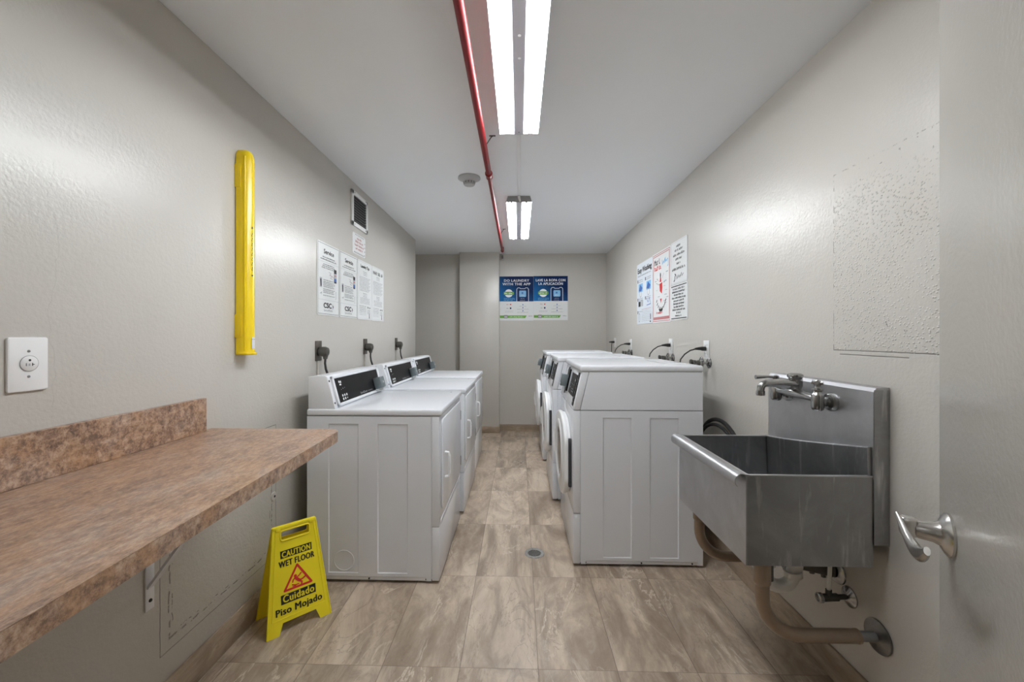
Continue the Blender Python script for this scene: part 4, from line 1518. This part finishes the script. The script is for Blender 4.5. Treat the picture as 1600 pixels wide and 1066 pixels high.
def sign_panel(side):
    T = Matrix.Rotation(PI if side < 0 else 0, 4, 'Z') @ Matrix.Translation((0, -SPR, 0)) @ Matrix.Rotation(-tilt, 4, 'X')
    p = MB('yellow')
    p.X = T
    th = 0.004
    # frame with feet and a handle opening
    def quad(zs, x_in=None):
        pass
    zf = 0.045
    foot = 0.048
    p.prism([(-xa(0), 0, 0), (-xa(0) + foot, 0, 0), (-xa(zf) + foot + 0.012, 0, zf), (xa(zf) - foot - 0.012, 0, zf), (xa(0) - foot, 0, 0), (xa(0), 0, 0),
             (xa(SL - 0.065), 0, SL - 0.065), (-xa(SL - 0.065), 0, SL - 0.065)], (0, th, 0))
    z0, z1, z2, z3 = SL - 0.065, SL - 0.055, SL - 0.020, SL
    hx = 0.058
    p.prism([(-xa(z0), 0, z0), (xa(z0), 0, z0), (xa(z1), 0, z1), (-xa(z1), 0, z1)], (0, th, 0))
    p.prism([(-xa(z1), 0, z1), (-hx, 0, z1), (-hx, 0, z2), (-xa(z2), 0, z2)], (0, th, 0))
    p.prism([(hx, 0, z1), (xa(z1), 0, z1), (xa(z2), 0, z2), (hx, 0, z2)], (0, th, 0))
    p.prism([(-xa(z2), 0, z2), (xa(z2), 0, z2), (xa(z3), 0, z3), (-xa(z3), 0, z3)], (0, th, 0))
    # rims
    p.box(-xa(SL), xa(SL), -0.004, 0.006, SL - 0.010, SL + 0.002, bev=0.002)
    for s in (-1, 1):
        p.tube([(s * xa(0.002), 0.001, 0.002), (s * xa(SL), 0.001, SL)], 0.0035, 8)
        p.tube([(s * (xa(0.062) - 0.016), -0.0005, 0.062), (s * (xa(SL - 0.02) - 0.012), -0.0005, SL - 0.02)], 0.0018, 8)
        p.box(s * 0.070 - 0.010, s * 0.070 + 0.010, -0.006, 0.004, SL - 0.016, SL - 0.002, bev=0.002)
    p.tube([(-xa(0.062) + 0.016, -0.0005, 0.062), (xa(0.062) - 0.016, -0.0005, 0.062)], 0.0018, 8)
    hr = round_rect(-hx - 0.003, hx + 0.003, SL - 0.061, SL - 0.018, 0.010)
    p.tube([(x, -0.001, z) for x, z in hr], 0.0035, 8, closed=True)
    for k in range(6):
        p.box(0.01 + k * 0.010, 0.014 + k * 0.010, -0.001, 0.001, 0.045, 0.058)
    if side < 0:
        p.box(-0.09, 0.09, -0.003, 0.012, 0.145, 0.150)
    return p.build('front_panel' if side > 0 else 'rear_panel', cs), T


fp, T = sign_panel(1)
rp, T2 = sign_panel(-1)
q = MB('ink')
q.X = T @ Matrix.Translation((0, -0.0002, 0))
q.rect(-0.066, 0.066, 0.306, 0.338, 'ink', 1)
q.text('CAUTION', 0.034, 0, 0.310, 'yellow', 3, bold=0.020, spacing=1.12, width=0.118)
q.text('WET FLOOR', 0.036, 0, 0.271, 'ink', 2, bold=0.022, spacing=1.08, width=0.148)
q.rect(-0.072, 0.072, 0.118, 0.156, 'ink', 1)
q.text('Cuidado', 0.042, 0, 0.1245, 'yellow', 3, bold=0.020, spacing=1.12, width=0.128)
q.text('Piso Mojado', 0.040, 0, 0.078, 'ink', 2, bold=0.022, spacing=1.08, width=0.190)
q.build('lettering', fp)
q = MB('ink_r')
q.X = T @ Matrix.Translation((0, -0.0002, 0))
q.stroke([(-0.056, 0.170), (0.056, 0.170), (0.0, 0.262)], 0.009, 'ink_r', 2, closed=True)
mn = lambda pts, w_: q.stroke([(x - 0.002, z) for x, z in pts], w_ * 1.35, 'ink_r', 3)
q.disc(-0.010, 0.2175, 0.0062, 'ink_r', 3)
mn([(-0.008, 0.210), (0.002, 0.198), (0.010, 0.192)], 0.009)
mn([(-0.008, 0.210), (-0.018, 0.203), (-0.020, 0.195)], 0.004)
mn([(-0.002, 0.209), (0.008, 0.215), (0.016, 0.222)], 0.004)
mn([(0.010, 0.193), (0.022, 0.196), (0.032, 0.201)], 0.005)
mn([(0.009, 0.191), (0.018, 0.184), (0.016, 0.175)], 0.005)
mn([(-0.022, 0.185), (-0.010, 0.180), (0.004, 0.180)], 0.0035)
mn([(-0.020, 0.178), (-0.008, 0.176)], 0.003)
q.build('symbol', fp)

# ------------------------------------------------------------------ utility sink
XW = XR - 0.050        # front of the backsplash box
SX0 = 0.735            # front face
SY0, SY1 = 1.348, 1.895
SZ0, SZ1 = 0.548, 0.842
sk = thing('utility_sink', 'stainless steel utility sink hung on the right wall', 'sink', (XR, (SY0 + SY1) / 2, 0))
b = MB('steel_v')
tk = 0.004
b.box(SX0, SX0 + tk, SY0, SY1, SZ0, SZ1 - 0.004, 'steel')
b.box(SX0 + tk, XW, SY0, SY0 + tk, SZ0, SZ1 - 0.004)
b.box(SX0 + tk, XW, SY1 - tk, SY1, SZ0, SZ1 - 0.004)
b.box(SX0 + tk, XW, SY0 + tk, SY1 - tk, SZ0, SZ0 + tk)
b.box(XW - tk, XW, SY0 + tk, SY1 - tk, SZ0 + tk, SZ1 - 0.010)
bowl = b.build('basin', sk, True)
for ya_, yb_ in ((SY0 - 0.002, SY0 + 0.010), (SY1 - 0.010, SY1 + 0.002)):
    r_ = MB('steel')
    r_.box(SX0, XW, ya_, yb_, SZ1 - 0.006, SZ1, bev=0.0025, seg=2)
    r_.build('side_rim', sk, True)
# rolled front edge: arc section swept along the front
prof = []
for k in range(15):
    a = math.radians(60 + 170 * k / 14)
    prof.append((SX0 - 0.014 + 0.024 * math.cos(a) , SZ1 - 0.020 + 0.024 * math.sin(a)))
for k in range(14, -1, -1):
    a = math.radians(60 + 170 * k / 14)
    prof.append((SX0 - 0.014 + 0.0215 * math.cos(a), SZ1 - 0.020 + 0.0215 * math.sin(a)))
r_ = MB('steel')
r_.prism([(x, SY0 - 0.004, z) for x, z in prof], (0, SY1 - SY0 + 0.008, 0))
r_.box(SX0 - 0.003, SX0 + 0.010, SY0 - 0.002, SY1 + 0.002, SZ1 - 0.006, SZ1 + 0.0002)
r_.build('rolled_rim', sk, True)
s_ = MB('steel')
s_.box(XW, XR - 0.001, SY0 - 0.003, SY1 + 0.002, 0.700, 1.112, 'steel_v')
s_.prism([(XW - 0.001, SY0 - 0.003, 1.112), (XW + 0.008, SY0 - 0.003, 1.124), (XR - 0.001, SY0 - 0.003, 1.126), (XR - 0.001, SY0 - 0.003, 1.112)], (0, SY1 - SY0 + 0.005, 0))
s_.box(XW - 0.002, XW, SY0 - 0.003, SY1 + 0.002, SZ1 - 0.012, 1.112)
s_.box(XW, XR - 0.001, SY0 - 0.004, SY0 - 0.003, 0.62, 1.118, 'steel_v')
s_.box(XW + 0.004, XR - 0.001, SY0 + 0.001, SY1, 0.62, 0.70, 'steel_v')
s_.build('backsplash', sk, True)
s_ = MB('steel_v')  # added sloped sheet, tilted down so it mirrors the dark basin
s_.prism([(XW - 0.002, SY1 - tk, SZ1 - 0.004), (XW - 0.018, SY1 - tk, SZ1 - 0.004), (XW - 0.006, SY1 - tk, SZ0 + tk), (XW - 0.004, SY1 - tk, SZ0 + tk)], (0, 0.0005, 0))
t_ = bmesh.new()
F0 = [(XW - 0.003, SY1 - tk, SZ1 - 0.002), (XW - 0.018, SY1 - tk, SZ1 - 0.004), (XW - 0.005, SY1 - tk, SZ0 + tk)]
nst = 8
rows = []
for k in range(nst + 1):
    f = k / nst
    y_ = SY1 - tk - (SY1 - SY0 - 2 * tk) * f
    zt = SZ1 - 0.003 + 0.092 * f ** 1.15
    rows.append([t_.verts.new(p) for p in ((XW - 0.0025, y_, zt + 0.003), (XW - 0.012, y_, zt + 0.003), (XW - 0.016, y_, zt), (XW - 0.005, y_, SZ0 + tk))])
for a, b_ in zip(rows, rows[1:]):
    for k in range(3):
        t_.faces.new((a[k], a[k + 1], b_[k + 1], b_[k]))
t_.faces.new(rows[-1])
bmesh.ops.recalc_face_normals(t_, faces=t_.faces[:])
s_._take(t_)
s_.build('basin_reflection_sheet', sk, True)
dr_ = MB('chrome')
dr_.lathe([(0, 0.001), (0.030, 0.001), (0.045, 0.004), (0.050, 0.002)], (0.96, 1.63, SZ0 + tk), (0, 0, 1), 28)
dr_.build('strainer', sk, True)


def bend(a, corner, b_, r, n=10):
    a, c, b_ = Vector(a), Vector(corner), Vector(b_)
    d1, d2 = (a - c).normalized(), (b_ - c).normalized()
    P0, P1 = c + d1 * r, c + d2 * r
    out = [a]
    ctr = P0 + d2 * r
    for k in range(n + 1):
        t = PI / 2 * k / n
        out.append(ctr - d2 * r * math.cos(t) - d1 * r * math.sin(t))
    out.append(b_)
    return out


for (yy, zz) in ((1.385, 0.300), (1.860, 0.305)):
    l_ = MB('copper')
    l_.tube(bend((0.808, yy, 0.530), (0.808, yy, zz), (1.118, yy, zz), 0.125), 0.0215, 20)
    l_.tube([(0.808, yy, 0.475), (0.808, yy, 0.545)], 0.0260, 22)
    l_.tube([(0.808, yy, 0.465), (0.808, yy, 0.475)], [0.0215, 0.0260], 22)
    l_.tube([(1.112, yy, zz), (1.120, yy, zz)], 0.0225, 20)
    lg = l_.build('support_pipe', sk, True)
    c_ = MB('dkmetal')
    c_.tube([(0.832, yy + 0.004, 0.480), (0.832, yy + 0.004, 0.546)], 0.014, 12)
    c_.build('bolt_strap', lg, True)
    c_ = MB('dkmetal')
    c_.cyl((1.115, yy, zz), (1.180, yy, zz), 0.0155, 18, 'fix_end')
    c_.lathe([(0, 0), (0.052, 0), (0.053, 0.003), (0.052, 0.006), (0.030, 0.010), (0.018, 0.014), (0, 0.014)], (XR - 0.0005, yy, zz), (-1, 0, 0), 32, 'chrome_d')
    for a in (45, 165, 285):
        c_.lathe([(0, 0), (0.005, 0), (0.004, 0.003), (0, 0.003)], (XR - 0.004, yy + 0.040 * math.cos(math.radians(a)), zz + 0.040 * math.sin(math.radians(a))), (-1, 0, 0), 10, 'chrome')
    c_.build('flange', lg, True)

# faucet
FZ = 1.053
fc = thing('faucet', 'worn chrome two valve faucet mounted on the sink backsplash', 'faucet', (XW, 1.637, FZ))
for i, yy in enumerate((1.517, 1.757)):
    p = MB('chrome')
    p.lathe([(0, 0), (0.034, 0), (0.034, 0.005), (0.029, 0.016), (0.016, 0.020), (0.0, 0.020)], (XW - 0.0025, yy, FZ), (-1, 0, 0), 28)
    p.lathe([(0.017, 0.010), (0.017, 0.026), (0.013, 0.028), (0.013, 0.036), (0.016, 0.038), (0.016, 0.044)], (XW, yy, FZ), (-1, 0, 0), 8)
    e2 = p.build('escutcheon', fc, True)
    p = MB('chrome')
    xv = XW - 0.054
    p.lathe([(0, -0.032), (0.014, -0.031), (0.019, -0.026), (0.0205, -0.018), (0.0205, 0.020), (0.018, 0.028), (0.014, 0.032), (0.0125, 0.038), (0.017, 0.041), (0.017, 0.046), (0.011, 0.049), (0.009, 0.060), (0, 0.062)], (xv, yy, FZ), (0, 0, 1), 28)
    vb = p.build('valve_body', fc, True)
    p = MB('chrome')
    if i == 0:
        for k in range(4):
            a = PI / 4 + PI / 2 * k
            p.tube([(xv, yy, FZ + 0.066), (xv + 0.017 * math.cos(a), yy + 0.017 * math.sin(a), FZ + 0.070)], [0.006, 0.0075], 12)
        p.lathe([(0, 0.056), (0.010, 0.056), (0.011, 0.074), (0.007, 0.080), (0, 0.081)], (xv, yy, FZ), (0, 0, 1), 16)
    else:
        p.lathe([(0, 0.056), (0.011, 0.056), (0.012, 0.072), (0, 0.076)], (xv, yy, FZ), (0, 0, 1), 16)
        p.tube([(xv, yy, FZ + 0.066), (xv - 0.03, yy, FZ + 0.068), (xv - 0.085, yy, FZ + 0.066)], [0.007, 0.005, 0.009], 12)
    p.build('handle', vb, True)
p = MB('chrome')
p.tube([(xv, 1.52, FZ + 0.010), (xv, 1.59, FZ + 0.013), (xv, 1.62, FZ + 0.016), (xv, 1.655, FZ + 0.016), (xv, 1.685, FZ + 0.013), (xv, 1.757, FZ + 0.010)], [0.0125, 0.0145, 0.020, 0.020, 0.0145, 0.0125], 18)
p.lathe([(0.010, 0.012), (0.015, 0.022), (0.020, 0.032), (0.0245, 0.044), (0.0250, 0.070), (0.022, 0.073), (0.026, 0.076), (0.028, 0.082), (0.026, 0.089), (0.018, 0.093), (0, 0.094)], (xv, 1.637, FZ), (0, 0, 1), 28)
p.build('mixing_body', fc, True)
p = MB('chrome')
ys = 1.634
p.tube([(xv - 0.005, ys, FZ + 0.050), (xv - 0.04, ys, FZ + 0.053), (xv - 0.09, ys, FZ + 0.055), (xv - 0.112, ys, FZ + 0.055), (xv - 0.126, ys, FZ + 0.050), (xv - 0.134, ys, FZ + 0.038), (xv - 0.136, ys, FZ + 0.022)],
       [0.0215, 0.0185, 0.0150, 0.0145, 0.0142, 0.0138, 0.0135], 18)
p.lathe([(0, 0.008), (0.0150, 0.008), (0.0160, 0.012), (0.0155, 0.026), (0.012, 0.028)], (xv - 0.136, ys, FZ - 0.002), (0, 0, 1), 20)
p.build('spout', fc, True)

# trap and supply below the sink
tr = thing('drain_trap', 'white plastic drain trap hanging under the sink', 'trap', (0.965, 1.63, 0.32))
p = MB('pvc')
TX, TY = 0.965, 1.63
p.tube([(TX, TY, 0.546), (TX, TY, 0.41)], 0.027, 20)
p.tube([(TX, TY, 0.43)] + [(TX + 0.052 - 0.052 * math.cos(PI * k / 12), TY, 0.365 - 0.050 * math.sin(PI * k / 12)) for k in range(13)] + [(TX + 0.108, TY, 0.388), (TX + 0.125, TY - 0.006, 0.408), (1.11, TY - 0.02, 0.416)], 0.0245, 18)
p.build('trap_bend', tr, True)
p = MB('pvc')
p.lathe([(0.026, -0.012), (0.033, -0.010), (0.033, 0.012), (0.027, 0.014)], (TX + 0.104, TY, 0.366), (-0.1, 0, 1), 12)
p.build('slip_nut', tr, True)
p = MB('pvc')
p.lathe([(0.027, -0.012), (0.033, -0.010), (0.033, 0.012), (0.027, 0.014)], (TX, TY, 0.410), (0, 0, 1), 12)
p.build('slip_nut', tr, True)
p = MB('dkmetal')
p.cyl((1.095, TY - 0.018, 0.416), (1.180, 1.566, 0.416), 0.0255, 18)
p.cyl((1.118, 1.60, 0.404), (1.120, 1.598, 0.385), 0.009, 10)
p.cyl((1.150, 1.585, 0.400), (1.152, 1.583, 0.380), 0.008, 10)
p.lathe([(0, 0), (0.044, 0), (0.042, 0.005), (0.028, 0.012), (0.0, 0.012)], (XR - 0.0005, 1.562, 0.413), (-1, 0, 0), 28, 'chrome')
p.build('wall_connector', tr, True)

sv = thing('shutoff_valve', 'small dark shutoff valve with white tube below the sink', 'valve', (XR, 1.503, 0.355))
p = MB('chrome')
p.lathe([(0, 0), (0.036, 0), (0.035, 0.004), (0.020, 0.012), (0.012, 0.016), (0, 0.016)], (XR - 0.0005, 1.503, 0.356), (-1, 0, 0), 28)
p.build('escutcheon', sv, True)
p = MB('dkmetal')
p.cyl((XR - 0.01, 1.503, 0.356), (XR - 0.050, 1.503, 0.354), 0.009, 14)
p.cyl((XR - 0.045, 1.503, 0.354), (XR - 0.098, 1.503, 0.351), 0.0135, 16)
p.cyl((XR - 0.075, 1.503, 0.352), (XR - 0.075, 1.503, 0.381), 0.010, 14)
p.build('valve_body', sv, True)
p = MB('chrome')
p.lathe([(0, 0), (0.012, 0), (0.017, 0.004), (0.017, 0.016), (0.012, 0.018), (0.010, 0.012), (0, 0.012)], (XR - 0.096, 1.503, 0.351), (-1, 0, 0), 20)
p.build('knob', sv, True)
p = MB('pvc')
p.tube([(XR - 0.075, 1.503, 0.378), (XR - 0.070, 1.505, 0.44), (XR - 0.066, 1.508, 0.50), (XR - 0.062, 1.510, 0.535), (XR - 0.061, 1.511, 0.546)], 0.0065, 12)
p.build('supply_tube', sv, True)

# small painted-over plug on the left wall under the counter
wp = wallthing('wall_plug', 'small painted cover plug low on the left wall behind the sign', 'wall plug', 'L', 2.012, 0.505)
MB('wall').lathe([(0, 0), (0.022, 0), (0.020, 0.006), (0.010, 0.007), (0.0, 0.007)], (0, 0, 0), (0, -1, 0), 20).build('cover', wp)
MB('screw').lathe([(0, 0.0072), (0.006, 0.0072), (0.005, 0.009), (0, 0.009)], (0, 0, 0), (0, -1, 0), 12).build('screw', wp)
